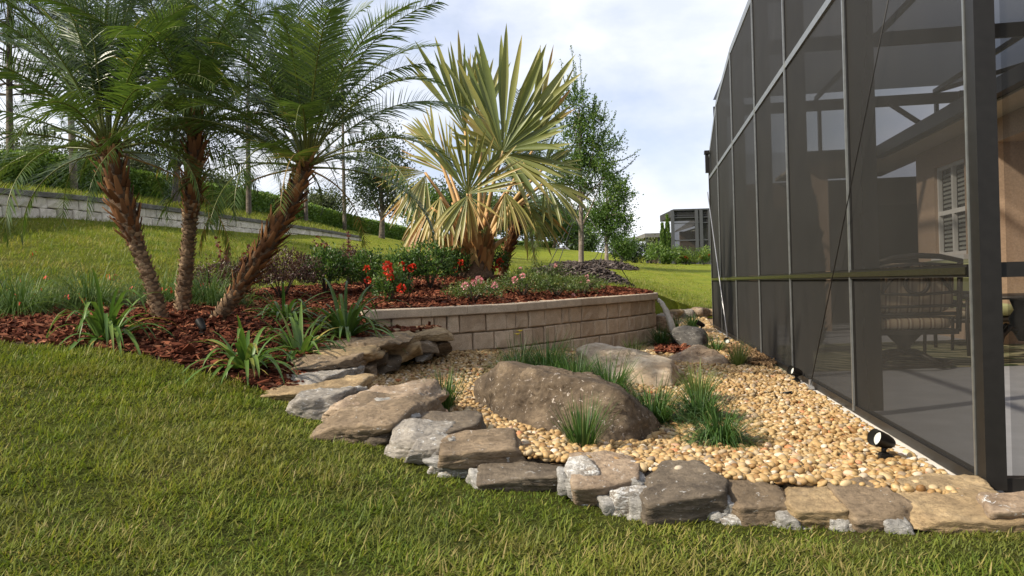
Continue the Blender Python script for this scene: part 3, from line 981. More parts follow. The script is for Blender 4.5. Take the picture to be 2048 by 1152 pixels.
def soft_block(mb, A, B, zb, zt, depth, out, rnd, r=.012, bulge=.004, n=5):
    """one tumbled block between plan points A and B; 'out' is the outward normal"""
    A, B, out = np.array(A[:2]), np.array(B[:2]), np.array(out[:2])
    L_ = np.linalg.norm(B - A)
    d = (B - A) / L_
    us = np.array([0, .0, r, L_ * .33, L_ * .66, L_ - r, L_, L_])
    h = zt - zb
    vs = np.array([0, 0, r, h * .5, h - r, h, h])
    nu, nv = len(us), len(vs)
    V = []
    off = rng.uniform(0, 50)
    for j, v in enumerate(vs):
        for i, u in enumerate(us):
            y = 0.0
            if i in (0, nu - 1) or j in (0, nv - 1):
                y = -depth
            elif i in (1, nu - 2) or j in (1, nv - 2):
                y = -r
            u2, v2 = u, v
            if y == 0:
                y = bulge * rng.normal(0, 1)
            else:
                u2 += rng.normal(0, .0015) * (y > -depth)
                v2 += rng.normal(0, .0015) * (y > -depth)
            q = A + d * u2 + out * y
            V.append((q[0], q[1], zb + v2))
    Fq = []
    for j in range(nv - 1):
        for i in range(nu - 1):
            k = j * nu + i
            Fq.append([k, k + 1, k + nu + 1, k + nu])
    mb.add(V, Fq, rnd=rnd)
bl = np.concatenate([[0], np.cumsum(np.linalg.norm(np.diff(bw_curve[:, :2], axis=0), axis=1))])
def bw_at(s):
    return np.array([np.interp(s, bl, bw_curve[:, k]) for k in range(3)])
def bw_out(s):
    d = bw_at(s + .03) - bw_at(s - .03)
    d = d[:2] / np.linalg.norm(d[:2])
    return np.array([d[1], -d[0]])
bwall = thing('block_retaining_wall', 'curved tan concrete block wall holding up the red mulch bed', 'retaining wall', tuple(bw_at(2.0)[:2]) + (0,))
CAP = .088
COURSE = .192
mb = MB()
for row in range(5):
    s = -.02 if row % 2 else 0.0
    while s < bl[-1] - .05:
        w = rng.choice([.13, .18, .25, .31], p=[.25, .25, .25, .25])
        e = min(s + w, bl[-1])
        a, b_ = bw_at(s), bw_at(e)
        o_ = bw_out((s + e) / 2)
        zt = (a[2] + b_[2]) / 2 - CAP - row * COURSE
        zt = round(zt / .001) * .001
        inset = rng.normal(0, .005)
        soft_block(mb, a[:2] - o_ * inset, b_[:2] - o_ * inset, zt - COURSE + .007, zt - .003, .14, o_, rng.random(), r=.013)
        s = e + .013
# closing sheet behind the joints
zz = []
n = 160
ss = np.linspace(0, bl[-1], n)
for s in ss:
    p = bw_at(s)
    o_ = bw_out(s)
    q = p[:2] - o_ * .06
    zz += [(q[0], q[1], -.35), (q[0], q[1], p[2] - CAP - .003)]
k = np.arange(n - 1) * 2
mb.add(zz, np.stack([k, k + 2, k + 3, k + 1], 1), rnd=0.0)
mb.build('block_courses', M['block'], bwall, smooth=False)
# coping stones
cuts_px = [735, 858, 931, 1029, 1087, 1157, 1205, 1309]
s = 0.0
cuts = [0.0]
PX = proj(bw_curve)[0][:, 0]
imax = int(np.argmax(PX))
for x in cuts_px[1:]:
    cuts.append(float(np.interp(x, PX[:imax + 1], bl[:imax + 1])))
while cuts[-1] < bl[-1] - .3:
    cuts.append(min(cuts[-1] + .42, bl[-1]))
for a_, b_ in zip(cuts[:-1], cuts[1:]):
    mb = MB()
    m = max(2, int((b_ - a_) / .12))
    ss = np.linspace(a_ + .002, b_ - .002, m + 1)
    rr = .008
    ring = [(.035, -CAP), (.042, -CAP + rr), (.042, -rr), (.042 - rr, 0), (-.24, 0), (-.25, -rr), (-.25, -CAP)]
    V = []
    for s in ss:
        p, o_ = bw_at(s), bw_out(s)
        for y, z in ring:
            q = p[:2] + o_ * (y + rng.normal(0, .001))
            V.append((q[0], q[1], p[2] + z))
    nr = len(ring)
    Fq = [[i * nr + j, (i + 1) * nr + j, (i + 1) * nr + (j + 1) % nr, i * nr + (j + 1) % nr] for i in range(m) for j in range(nr)]
    V = np.array(V)
    mb.add(V, Fq)
    caps = [[0, j + 1, j] for j in range(1, nr - 1)] + [[m * nr, m * nr + j, m * nr + j + 1] for j in range(1, nr - 1)]
    mb.f.setdefault(3, []).append(np.array(caps))
    mb.build('coping_stone', M['coping'], bwall, smooth=False)

# water falling from a spout below the coping's end
def water_mat():
    m, t, b, o = newmat('falling_water')
    f = noise(t, 30, 4, .6)
    r = ramp(t, [(.3, (.62, .56, .46)), (.7, (.85, .80, .70))], f)
    t.links.new(r.outputs[0], b.inputs['Base Color'])
    b.inputs['Roughness'].default_value = .08
    b.inputs['IOR'].default_value = 1.33
    b.inputs['Transmission Weight'].default_value = .4
    bump(t, b, f, .5, .02)
    return m
M['water'] = water_mat()
s_sp = float(np.interp(1309, PX[:imax + 1], bl[:imax + 1]))
wsrc = bw_at(s_sp)
t_ = np.linspace(0, 1, 22)
w_end = gz(1347, 730, float(grav_f(*gz(1347, 726, .05)[:2])))
w_end = np.array([wsrc[0] + .24, wsrc[1] - .30, float(grav_f(wsrc[0] + .24, wsrc[1] - .3))])
mb = MB()
start = np.array([wsrc[0] + .03, wsrc[1] - .04, wsrc[2] - CAP - .01])
pth = np.stack([start[0] + (w_end[0] - start[0]) * t_, start[1] + (w_end[1] - start[1]) * t_, start[2] + (w_end[2] - start[2]) * t_ ** 1.8], 1)
mb.tube(pth, .024 + .034 * t_ + .004 * np.sin(t_ * 31), 12)
o = mb.build('water_stream', M['water'])
tag(o, 'thin stream of water falling from below the end of the block wall coping', 'water')
# ================================================================ SCREEN ENCLOSURE
def metal(name, c, rough=.35, met=.6):
    m, t, b, o = newmat(name)
    f = noise(t, 25, 5)
    c = np.array(c)
    r = ramp(t, [(.3, tuple(c * .85)), (.7, tuple(c * 1.15))], f)
    t.links.new(r.outputs[0], b.inputs['Base Color'])
    b.inputs['Metallic'].default_value = met
    b.inputs['Roughness'].default_value = rough
    b.inputs['Specular IOR Level'].default_value = .22
    return m
M['bronze'] = metal('bronze_aluminium', (0.014, 0.013, 0.012), .42, .0)
M['rail_metal'] = metal('weathered_rail_and_edge_sheen', (0.30, 0.31, 0.30), .42, .8)
M['rail_sheen'] = metal('bronze_rail_lawn_sheen', (0.135, 0.13, 0.10), .25, .9)
M['cable'] = metal('steel_cable', (0.5, 0.5, 0.5), .35, .8)
def screen_mat(name, open_, col):
    """insect screen: share of open mesh falls with the slant of the view through the woven threads"""
    m, t, b, o = newmat(name)
    g = N(t, 'ShaderNodeNewGeometry')
    dp = N(t, 'ShaderNodeVectorMath', operation='DOT_PRODUCT')
    t.links.new(g.outputs['Normal'], dp.inputs[0])
    t.links.new(g.outputs['Incoming'], dp.inputs[1])
    c = math_(t, 'MAXIMUM', math_(t, 'ABSOLUTE', dp.outputs['Value']), .05)
    pw = math_(t, 'POWER', open_, math_(t, 'DIVIDE', 1.0, c))
    f = noise(t, 3, 5, .6)
    cc = np.array(col)
    r = ramp(t, [(.3, tuple(cc * .85)), (.7, tuple(cc * 1.15))], f)
    t.links.new(r.outputs[0], b.inputs['Base Color'])
    b.inputs['Roughness'].default_value = .7
    b.inputs['Specular IOR Level'].default_value = .2
    tr = N(t, 'ShaderNodeBsdfTransparent')
    ms = N(t, 'ShaderNodeMixShader')
    t.links.new(pw, ms.inputs[0])
    t.links.new(b.outputs[0], ms.inputs[1])
    t.links.new(tr.outputs[0], ms.inputs[2])
    t.links.new(ms.outputs[0], o.inputs['Surface'])
    return m
M['screen'] = screen_mat('charcoal_insect_screen', .635, (0.020, 0.019, 0.017))
M['concrete'] = plain('patio_concrete', (0.36, 0.36, 0.37), .7, 0, .1, 4, .1)
M['curb'] = plain('pale_concrete_edge', (0.58, 0.54, 0.48), .8, 0, .15, 14, .3)

TOP, GIRT, RAIL = 4.1, 2.8, .905
# where the posts stand, read along the foot of the side wall
def s_of(px):
    best = None
    ss = np.linspace(0, 13, 4000)
    P = P0[None] + dS[None] * ss[:, None]
    q = proj(P)[0][:, 0]
    return float(np.interp(-px, -q, ss))
S_POST = [s_of(1707), s_of(1585), s_of(1522), s_of(1475), s_of(1444)]
S_END = s_of(1426)
T_HOUSE = 3.55
cage = thing('screen_enclosure', 'tall dark bronze pool cage with charcoal screens beside the pebble bed', 'screen enclosure', tuple(cg(0, 0, 0)))
def cbar(name, a, b, w, h, mat='bronze', up=(0, 0, 1)):
    return MB().bar(a, b, w, h, up).build(name, M[mat], cage, smooth=False)
Z3 = np.array([0, 0, 1.0])
def post(s, t, z0, z1, ws, wt, mat='bronze'):
    m = MB()
    m.box(cg(s, t, (z0 + z1) / 2), (ws, wt, z1 - z0), dS, eS, Z3)
    return m.build('post', M[mat], cage, smooth=False)
def top_z(s):
    return np.interp(s, [0, S_POST[3], S_POST[4], S_END], [TOP, TOP, TOP - .26, TOP - .9])
post(-.0425, .038, .03, TOP, .085, .077)
for s in S_POST:
    post(s, .095, .03, float(top_z(s)), .05, .165)
post(S_END, .05, .03, float(top_z(S_END)), .07, .10)
# sky reflection on the posts' outer edges, put in as thin pale strips
for s in S_POST + [S_END]:
    m = MB()
    m.box(cg(s, .003, float(top_z(s)) / 2), (.022, .012, float(top_z(s)) - .06), dS, eS, Z3)
    m.build('post_edge_sheen', M['rail_metal'], cage, smooth=False)
m = MB()
m.box(cg(0.010, .002, TOP / 2), (.016, .014, TOP - .1), dS, eS, Z3)
m.build('post_edge_sheen', M['rail_metal'], cage, smooth=False)  # same painted sky sheen on the corner post
# rails along the side wall
segs = [0] + S_POST + [S_END]
cbar('bottom_rail', cg(.05, .03, .04), cg(S_END, .03, .04), .05, .05)
cbar('chair_rail', cg(.05, .022, RAIL), cg(S_END, .022, RAIL), .045, .055, 'bronze')
m = MB()
m.box(cg(S_END / 2, -.004, RAIL), (S_END - .1, .006, .03), dS, eS, Z3)
m.build('chair_rail_sheen', M['rail_sheen'], cage, smooth=False)  # strip tinted olive, the lawn's reflection put partly into its colour
cbar('girt', cg(.05, .02, GIRT), cg(S_END, .02, GIRT), .03, .055, 'rail_metal')
for a, b in zip(segs[:-1], segs[1:]):
    cbar('eave_beam', cg(a, .04, float(top_z(a))), cg(b, .04, float(top_z(b))), .06, .09, 'rail_metal')
def panel(pts, n=1):
    m = MB()
    m.add(pts, [[0, 1, 2, 3]])
    return m.build('screen_panel', M['screen'], cage, smooth=False)
for a, b in zip(segs[:-1], segs[1:]):
    a2, b2 = a + .03, b - .03
    for z0, z1, z0b, z1b in ((.065, RAIL - .03, .065, RAIL - .03), (RAIL + .03, GIRT - .03, RAIL + .03, GIRT - .03), (GIRT + .03, float(top_z(a)) - .05, GIRT + .03, float(top_z(b)) - .05)):
        panel([cg(a2, .02, z0), cg(b2, .02, z0b), cg(b2, .02, z1b), cg(a2, .02, z1)])
# front wall, to the right of the near corner
FW = 5.4
cbar('bottom_rail', cg(-.045, .08, .045), cg(-.045, FW, .045), .05, .06)
cbar('chair_rail', cg(-.045, .08, RAIL), cg(-.045, FW, RAIL), .05, .06)
cbar('girt', cg(-.045, .08, GIRT), cg(-.045, FW, GIRT), .05, .06)
cbar('eave_beam', cg(-.045, .08, TOP), cg(-.045, FW, TOP), .06, .10)
for t in (1.9, 3.7):
    post(-.045, t, .03, TOP, .05, .10)
for t0, t1 in ((.11, 1.85), (1.95, 3.65), (3.75, FW)):
    for z0, z1 in ((.08, RAIL - .03), (RAIL + .03, GIRT - .03), (GIRT + .03, TOP - .05)):
        panel([cg(-.05, t0, z0), cg(-.05, t1, z0), cg(-.05, t1, z1), cg(-.05, t0, z1)])
# far end wall
FE = 5.6
cbar('chair_rail', cg(S_END, .1, RAIL), cg(S_END, FE, RAIL), .05, .05)
for t in (2.0, 4.0, FE):
    post(S_END, t, .03, TOP, .10, .05)
panel([cg(S_END, .1, .06), cg(S_END, FE, .06), cg(S_END, FE, TOP - .9), cg(S_END, .1, TOP - .9)])
# roof: beams from the side wall across to the house, purlins, wind braces
RT = FE
for s in S_POST[:4]:
    cbar('roof_beam', cg(s, .1, TOP), cg(s, RT, TOP), .05, .19)
cbar('roof_beam', cg(S_END - .2, .1, TOP - .12), cg(S_END - .2, RT, TOP - .12), .05, .19)
cbar('purlin', cg(.05, 1.9, TOP), cg(S_END - .2, 1.9, TOP), .05, .07)
cbar('purlin', cg(.05, 3.9, TOP), cg(S_END - .2, 3.9, TOP), .05, .07)
for a, b, (t0, t1) in ((S_POST[1], S_POST[2], (3.9, RT)), (S_POST[2], S_POST[3], (3.9, RT)), (0.05, S_POST[0], (3.9, RT)), (S_POST[0], S_POST[1], (3.9, RT)), (S_POST[3], S_END - .2, (3.9, RT))):
    cbar('wind_brace', cg(a, t0, TOP), cg(b, t1, TOP), .04, .07)
    cbar('wind_brace', cg(a, t1, TOP - .004), cg(b, t0, TOP - .004), .04, .07)
# upright with crossed braces on the far end, above the eaves
for t in (4.35, RT):
    MB().box(cg(S_END - .25, t, 3.45), (.06, .12, 1.25), dS, eS, Z3).build('post', M['bronze'], cage, smooth=False)
cbar('wind_brace', cg(S_END - .25, 2.6, 2.85), cg(S_END - .25, 4.35, 3.95), .05, .08)
cbar('wind_brace', cg(S_END - .26, 3.1, 3.95), cg(S_END - .26, 4.35, 3.0), .05, .08)
panel([cg(0, .1, TOP + .1), cg(S_END - .2, .1, TOP + .1), cg(S_END - .2, RT, TOP + .1), cg(0, RT, TOP + .1)])
# bracing cables with their anchors
def cable(a, b, mat, r=.004):
    m = MB()
    m.tube([a, b], r, 6)
    m.build('bracing_cable', M[mat], cage)
cable(gp(1417, 385, 14.9) * [1, 1, 1] + np.array([-.03, -.05, 0]), cg(s_of(1462), -.05, .02), 'cable', .009)
sa = s_of(1620)
a_top = cg(S_POST[0] - 1.2, -.04, TOP)
# runs from the eave near the second post down to the anchor
def on_wall(px, py, t=-.03):
    d = gp(px, py, 1.0) - np.array([0, 0, EYE])
    o_ = np.array([0, 0, EYE])
    den = d @ eS
    s_ = ((P0 + eS * t - o_) @ eS) / den
    return o_ + d * s_
cable(on_wall(1781, -20), on_wall(1621, 772), 'bronze', .0035)
an = on_wall(1621, 772)
MB().box(an + [0, 0, -.01], (.09, .04, .02), dS, eS, Z3).box(an + [0, 0, .025], (.03, .02, .05), dS, eS, Z3).build('cable_anchor', M['cable'], cage, smooth=False)
# gutter end on the far corner
g_ = on_wall(1414, 327, -.05)
MB().box(g_, (.10, .06, .34), dS, eS, Z3).box(g_ + [0, 0, .2], (.14, .09, .06), dS, eS, Z3).build('gutter_end', M['bronze'], cage, smooth=False)

# patio slab and its pale edge
m = MB()
m.box(cg(6.5, 4.0, -.10), (13.4, 8.05, .2), dS, eS, Z3)
setting(m.build('patio', M['concrete'], smooth=False))
m = MB()
m.box(cg(5.96, -.035, -.075), (12.3, .12, .17), dS, eS, Z3)
setting(m.build('patio_kerb', M['curb'], smooth=False))

# ================================================================ HOUSE BEHIND THE SCREENS
M['stucco'] = plain('tan_stucco', (0.44, 0.315, 0.22), .9, 0, .14, 40, .5)
M['white_trim'] = plain('white_vinyl', (0.70, 0.69, 0.66), .5, 0, .05, 10)
M['soffit'] = plain('tan_soffit', (0.45, 0.38, 0.30), .7, 0, .06, 20)
M['glass_dark'] = metal('window_glass', (0.03, 0.035, 0.035), .08, 0)
M['shingle'] = plain('grey_brown_shingle', (0.16, 0.14, 0.12), .9, 0, .3, 40, .5)
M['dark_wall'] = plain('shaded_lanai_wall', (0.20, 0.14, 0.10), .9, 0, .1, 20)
house = thing('house', 'tan stucco house wing behind the screens with a white shuttered window', 'house', tuple(cg(5, T_HOUSE + .6, 0)))
TW = gz(1840, 520, .9)
def house_t(px, Y):
    p = gp(px, 550, Y)
    return (p - P0) @ eS
HT = (np.array([5.27, 9.2, 0]) - P0) @ eS + .52
def s_on(px, t):
    d = gp(px, 550, 1.0) - np.array([0, 0, EYE])
    k = ((P0 + eS * t) @ eS) / (d @ eS)
    return float((d * k - P0) @ dS)
HS0, HS1 = -1.0, s_on(1838, HT)
EZ = 2.72
# the wall in pieces round the window and the niche
def hbox(name, s0, s1, z0, z1, t0, t1, mat, parent=house):
    return MB().box(cg((s0 + s1) / 2, (t0 + t1) / 2, (z0 + z1) / 2), (s1 - s0, t1 - t0, z1 - z0), dS, eS, Z3).build(name, M[mat], parent, smooth=False)
W0, W1 = s_on(1934, HT), s_on(1873, HT)
WZ0, WZ1 = 1.14, 2.42
mb = MB()
def addb(s0, s1, z0, z1, t0=HT, t1=HT + .25):
    mb.box(cg((s0 + s1) / 2, (t0 + t1) / 2, (z0 + z1) / 2), (s1 - s0, t1 - t0, z1 - z0), dS, eS, Z3)
NS = s_on(1997, HT)        # edge of the recess
addb(W1, HS1, 0, EZ)
addb(NS, W0, 0, EZ)
addb(W0, W1, 0, WZ0)
addb(W0, W1, WZ1, EZ)
addb(HS0, NS, 0, EZ, HT + .5, HT + .75)
addb(HS0, NS, 2.45, EZ, HT + .002, HT + .5)
addb(NS, NS + .03, 0, 2.45, HT + .25, HT + .5)
mb.build('wall', M['stucco'], house, smooth=False)
hbox('wall', HS1 - .2, HS1, 0, EZ, HT + .25, HT + 4, 'stucco')
win = hbox('window', W0 - .02, W1 + .02, WZ0 - .02, WZ1 + .02, HT + .12, HT + .16, 'glass_dark')
mb = MB()
def fr(s0, s1, z0, z1, t=HT + .07, d=.05):
    mb.box(cg((s0 + s1) / 2, t, (z0 + z1) / 2), (s1 - s0, d, z1 - z0), dS, eS, Z3)
fr(W0, W0 + .05, WZ0, WZ1); fr(W1 - .05, W1, WZ0, WZ1); fr(W0 + .05, W1 - .05, WZ1 - .05, WZ1); fr(W0 + .05, W1 - .05, WZ0, WZ0 + .05)
fr(W0 + .05, W1 - .05, 1.72, 1.78); fr((W0 + W1) / 2 - .03, (W0 + W1) / 2 + .03, WZ0 + .05, 1.72); fr((W0 + W1) / 2 - .03, (W0 + W1) / 2 + .03, 1.78, WZ1 - .05)
mb.build('window_frame', M['white_trim'], win, smooth=False)
mb = MB()
for z in np.arange(WZ0 + .09, WZ1 - .08, .062):
    if abs(z - 1.75) < .05:
        continue
    for a, b in ((W0 + .07, (W0 + W1) / 2 - .05), ((W0 + W1) / 2 + .05, W1 - .07)):
        mb.box(cg((a + b) / 2, HT + .105, z), (b - a, .012, .034), dS, eS, Z3)
mb.build('shutter', plain('shutter_louvre', (0.30, 0.31, 0.28), .6), win, smooth=False)
hbox('window_sill', W0 - .05, W1 + .05, WZ0 - .07, WZ0 - .004, HT - .05, HT + .06, 'white_trim', win)
# eaves with soffit and gutter
OV = .42
hbox('soffit', HS0, HS1 + .3, EZ + .002, EZ + .03, HT - OV, HT + .3, 'soffit')
hbox('gutter', HS0, HS1 + .3, EZ + .032, EZ + .20, HT - OV - .12, HT - OV + .05, 'bronze')
MB().add([cg(HS0, HT - OV, EZ + .2), cg(HS1 + .3, HT - OV, EZ + .2), cg(HS1 + .3, HT + 4, EZ + .55), cg(HS0, HT + 4, EZ + .55)], [[0, 1, 2, 3]]).build('roof', M['shingle'], house, smooth=False)
# the wing across the end, deep in shade
ES = HS1 + .3
t_l = house_t(1500, 12.6)
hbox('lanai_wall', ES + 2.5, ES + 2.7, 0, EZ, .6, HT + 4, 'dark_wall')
hbox('lanai_ceiling', ES + .02, ES + 2.5, EZ + .03, EZ + .08, 1.3, HT + .28, 'soffit')
hbox('gutter', ES + .0, ES + .16, EZ + .032, EZ + .2, 1.3, HT - .5, 'bronze')
for t in (1.6, 3.4):
    hbox('lanai_post', ES + .2, ES + .5, 0, EZ, t - .15, t + .15, 'stucco')
MB().add([cg(ES, 1.3, EZ + .2), cg(ES, HT + 4, EZ + .2), cg(ES + 4, HT + 4, EZ + .6), cg(ES + 4, 2.2, EZ + .6)], [[0, 1, 2, 3]]).build('roof', M['shingle'], house, smooth=False)
hbox('sliding_door', ES + 2.44, ES + 2.49, .05, 2.2, 2.2, 4.2, 'glass_dark')

# ---- furniture on the patio
M['iron'] = metal('dark_cast_aluminium', (0.045, 0.038, 0.032), .45, .5)
def stripe_mat():
    m, t, b, o = newmat('striped_cushion')
    g = N(t, 'ShaderNodeTexCoord')
    sp = N(t, 'ShaderNodeSeparateXYZ')
    t.links.new(g.outputs['Object'], sp.inputs[0])
    w = math_(t, 'MULTIPLY', sp.outputs['X'], 11.0)
    fr_ = math_(t, 'FRACT', w)
    r = ramp(t, [(0, (.42, .33, .22)), (.3, (.20, .12, .07)), (.45, (.50, .42, .30)), (.62, (.25, .17, .11)), (.8, (.40, .31, .21))], fr_)
    r.color_ramp.interpolation = 'CONSTANT'
    t.links.new(r.outputs[0], b.inputs['Base Color'])
    b.inputs['Roughness'].default_value = .9
    return m
M['stripe'] = stripe_mat()
M['green_cushion'] = plain('pale_green_cushion', (0.40, 0.43, 0.22), .9, 0, .06, 20, .1)
def rug_mat():
    m, t, b, o = newmat('leaf_pattern_rug')
    w = N(t, 'ShaderNodeTexWave', bands_direction='DIAGONAL')
    w.inputs['Scale'].default_value = 2.2
    w.inputs['Distortion'].default_value = 9
    w.inputs['Detail'].default_value = 3
    g = N(t, 'ShaderNodeNewGeometry')
    t.links.new(g.outputs['Position'], w.inputs['Vector'])
    r = ramp(t, [(.35, (.055, .075, .02)), (.5, (.12, .13, .04)), (.62, (.38, .34, .20))], w.outputs['Fac'])
    t.links.new(r.outputs[0], b.inputs['Base Color'])
    b.inputs['Roughness'].default_value = .95
    return m
M['rug'] = rug_mat()
def cushion(mb, c, size, ax, ay, az, e=.35):
    u, Fq = ico(3)
    h = np.array(size) / 2
    q = np.sign(u) * np.abs(u) ** e
    q = q / np.abs(q).max(1, keepdims=True) * np.linalg.norm(u, axis=1, keepdims=True) ** 1
    q = np.sign(u) * (np.abs(u) ** .45)
    mb.add(np.array(c) + (q * h) @ np.array([ax, ay, az], float), Fq)
# rug: the front edge seen at y = 742..690
rc = gp(1880, 725, 8.0)
rug_c = np.array([rc[0] + .6, 9.15, .0])
m = MB()
m.box((0, 0, .006), (3.6, 2.9, .012))
rug = m.build('rug', M['rug'], smooth=False)
rug.location = (4.35, 9.0, .004)
tag(rug, 'green and cream leaf patterned rug under the patio chairs', 'rug')

def arm_chair(name, label, loc, yaw):
    t = thing(name, label, 'chair', (0, 0, 0))
    X, Yv, Zv = np.array([1., 0, 0]), np.array([0, 1., 0]), np.array([0, 0, 1.])
    # the back faces -Y (towards the camera); the sitter looks +Y
    m = MB()
    hw = .36
    for sx in (-1, 1):
        m.tube([(sx * hw, -.26, .36), (sx * hw, -.30, .7), (sx * (hw - .01), -.36, 1.07)], .024, 8)
        m.tube([(sx * hw, -.31, .64), (sx * (hw + .02), .0, .66), (sx * (hw + .02), .22, .62), (sx * hw, .27, .36)], .022, 8)
    m.tube([(-hw, -.36, 1.06), (-.18, -.375, 1.11), (0, -.38, 1.125), (.18, -.375, 1.11), (hw, -.36, 1.06)], [.022, .026, .028, .026, .022], 8)
    m.tube([(-hw, -.36, 1.02), (0, -.372, 1.05), (hw, -.36, 1.02)], .014, 6)
    m.tube([(-hw, -.32, .76), (0, -.34, .735), (hw, -.32, .76)], .016, 6)
    m.tube([(-hw, -.29, .62), (hw, -.29, .62)], .016, 6)
    m.tube([(-hw, -.27, .54), (hw, -.27, .54)], .02, 6)
    for sx in (-1, 1):
        m.tube([(sx * hw * .92, -.365, 1.03), (sx * .16, -.36, .93), (0, -.36, .955)], .014, 6)
        m.tube([(sx * .05, -.365, 1.03), (sx * .2, -.36, .97), (sx * hw * .95, -.35, .9)], .012, 6)
        m.tube([(sx * hw * .8, -.33, .76), (sx * .2, -.345, .9), (sx * .1, -.35, .93)], .015, 6)
        m.tube([(sx * .27, -.33, .76), (sx * .27, -.355, .99)], .010, 6)
    a = np.linspace(0, 2 * PI, 25)
    m.tube(np.stack([.095 * np.cos(a), -.348 + 0 * a, .85 + .105 * np.sin(a)], 1), .018, 8, False)
    m.build('back_frame', M['iron'], t)
    m = MB()
    m.box((0, 0, .36), (.70, .60, .05))
    m.build('seat_frame', M['iron'], t, smooth=False)
    m = MB()
    cushion(m, (0, .0, .445), (.68, .60, .14), X, Yv, Zv)
    m.build('seat_cushion', M['stripe'], t)
    m = MB()
    cushion(m, (0, -.24, .80), (.66, .14, .52), X, norm(Yv + .1 * Zv), norm(Zv - .12 * Yv))
    m.build('back_cushion', M['stripe'], t)
    m = MB()
    m.tube([(0, 0, .335), (0, 0, .2), (0, 0, .10)], [.16, .055, .06], 12)
    m.tube(np.stack([.36 * np.cos(a), .36 * np.sin(a), .03 + 0 * a], 1), .022, 8, False)
    for k in range(4):
        b_ = k * PI / 2 + .6
        m.tube([(0, 0, .14), (.18 * math.cos(b_), .18 * math.sin(b_), .12), (.35 * math.cos(b_), .35 * math.sin(b_), .035)], [.04, .03, .025], 8)
    m.build('swivel_base', M['iron'], t)
    t.location = tuple(loc)
    t.rotation_euler = (0, 0, yaw)
    t.scale = (1.08, 1.08, .93)
    return t
arm_chair('swivel_chair', 'dark high back swivel chair with ring motif and striped cushions on the rug', (gp(1808, 700, 7.75)[0], 7.75, .018), -.12)

def sofa(loc, yaw):
    t = thing('patio_sofa', 'patio sofa with thick pale green cushions behind the swivel chair', 'sofa')
    X, Yv, Zv = np.array([1., 0, 0]), np.array([0, 1., 0]), np.array([0, 0, 1.])
    m = MB()
    for sx in (-.95, .95):
        for y in (-.35, .35):
            m.tube([(sx, y, 0), (sx, y, .60)], .022, 8)
        m.tube([(sx, -.38, .6), (sx, .38, .62)], .024, 8)
        m.tube([(sx, -.36, .44), (sx, .36, .44)], .014, 8)
    m.box((0, 0, .31), (1.9, .74, .05))
    m.tube([(-.95, .38, .6), (-.95, .42, .98)], .022, 8).tube([(.95, .38, .6), (.95, .42, .98)], .022, 8).tube([(-.95, .42, .98), (.95, .42, .98)], .022, 8)
    m.build('frame', M['iron'], t)
    for sx in (-.47, .47):
        m = MB()
        cushion(m, (sx, -.02, .42), (.94, .72, .17), X, Yv, Zv)
        m.build('seat_cushion', M['green_cushion'], t)
        m = MB()
        cushion(m, (sx, .28, .78), (.94, .20, .52), X, norm(Yv + .15 * Zv), norm(Zv - .15 * Yv))
        m.build('back_cushion', M['green_cushion'], t)
    t.location = tuple(loc)
    t.rotation_euler = (0, 0, yaw)
sofa((gp(2010, 560, 9.7)[0], 9.7, .018), -.12)
def table(loc):
    t = thing('patio_table', 'round dark metal patio table with curved legs in front of the sofa', 'table')
    a = np.linspace(0, 2 * PI, 33)
    m = MB()
    m.tube([(0, 0, .615), (0, 0, .625), (0, 0, .645), (0, 0, .65)], [.50, .53, .53, .51], 36)
    m.build('table_top', M['iron'], t)
    m = MB()
    m.tube([(0, 0, .61), (0, 0, .5), (0, 0, .42), (0, 0, .3), (0, 0, .2)], [.10, .06, .11, .08, .03], 14)
    m.build('pedestal', M['iron'], t)
    for k in range(4):
        b_ = k * PI / 2 + .35
        c_, s_ = math.cos(b_), math.sin(b_)
        m = MB()
        m.tube([(r_ * c_, r_ * s_, z) for r_, z in ((.05, .3), (.16, .34), (.26, .26), (.31, .14), (.36, .03), (.40, .02))], [.03, .03, .028, .026, .026, .03], 8)
        m.build('leg', M['iron'], t)
    t.location = tuple(loc)
table((gp(2062, 620, 7.6)[0], 7.75, .018))
# side frame of a second chair seen between the swivel chair and the corner post
t = thing('patio_chair', 'dark metal dining chair between the swivel chair and the corner post', 'chair')
m = MB()
for x in (-.25, .25):
    for y in (-.25, .25):
        MB().tube([(x, y, 0), (x, y * .95, .3), (x, y, .64 if y < 0 else .9)], .018, 8).build('leg', M['iron'], t)
    m.tube([(x, -.27, .64), (x, .25, .66)], .018, 8).tube([(x, -.25, .52), (x, .25, .52)], .012, 8)
m.tube([(-.25, .25, .9), (.25, .25, .9)], .018, 8).tube([(-.25, .25, .7), (.25, .25, .7)], .012, 8)
m.build('arm_frame', M['iron'], t)
m = MB()
cushion(m, (0, 0, .44), (.5, .5, .09), (1, 0, 0), (0, 1, 0), (0, 0, 1))
m.build('seat', M['stripe'], t)
t.location = (gp(1945, 600, 8.7)[0] - .12, 8.75, .018)
t.rotation_euler = (0, 0, .5)
# wrought iron wreath on the wall edge
wr = thing('wall_ornament', 'dark scrolled metal ornament hanging on the tan wall', 'ornament', tuple(cg(NS + .16, HT - .03, 1.75)))
m = MB()
for k in range(7):
    z = 1.5 + k * .075
    for sx in (-1, 1):
        straps(m, [cg(NS + .16, HT - .02, z)], [dS * sx * .8 + Z3 * .8 - eS * .2], .14, .05, .3, 4)
m.tube([cg(NS + .16, HT - .02, 1.45), cg(NS + .16, HT - .02, 2.1)], .008, 6)
m.build('scroll', M['iron'], wr)
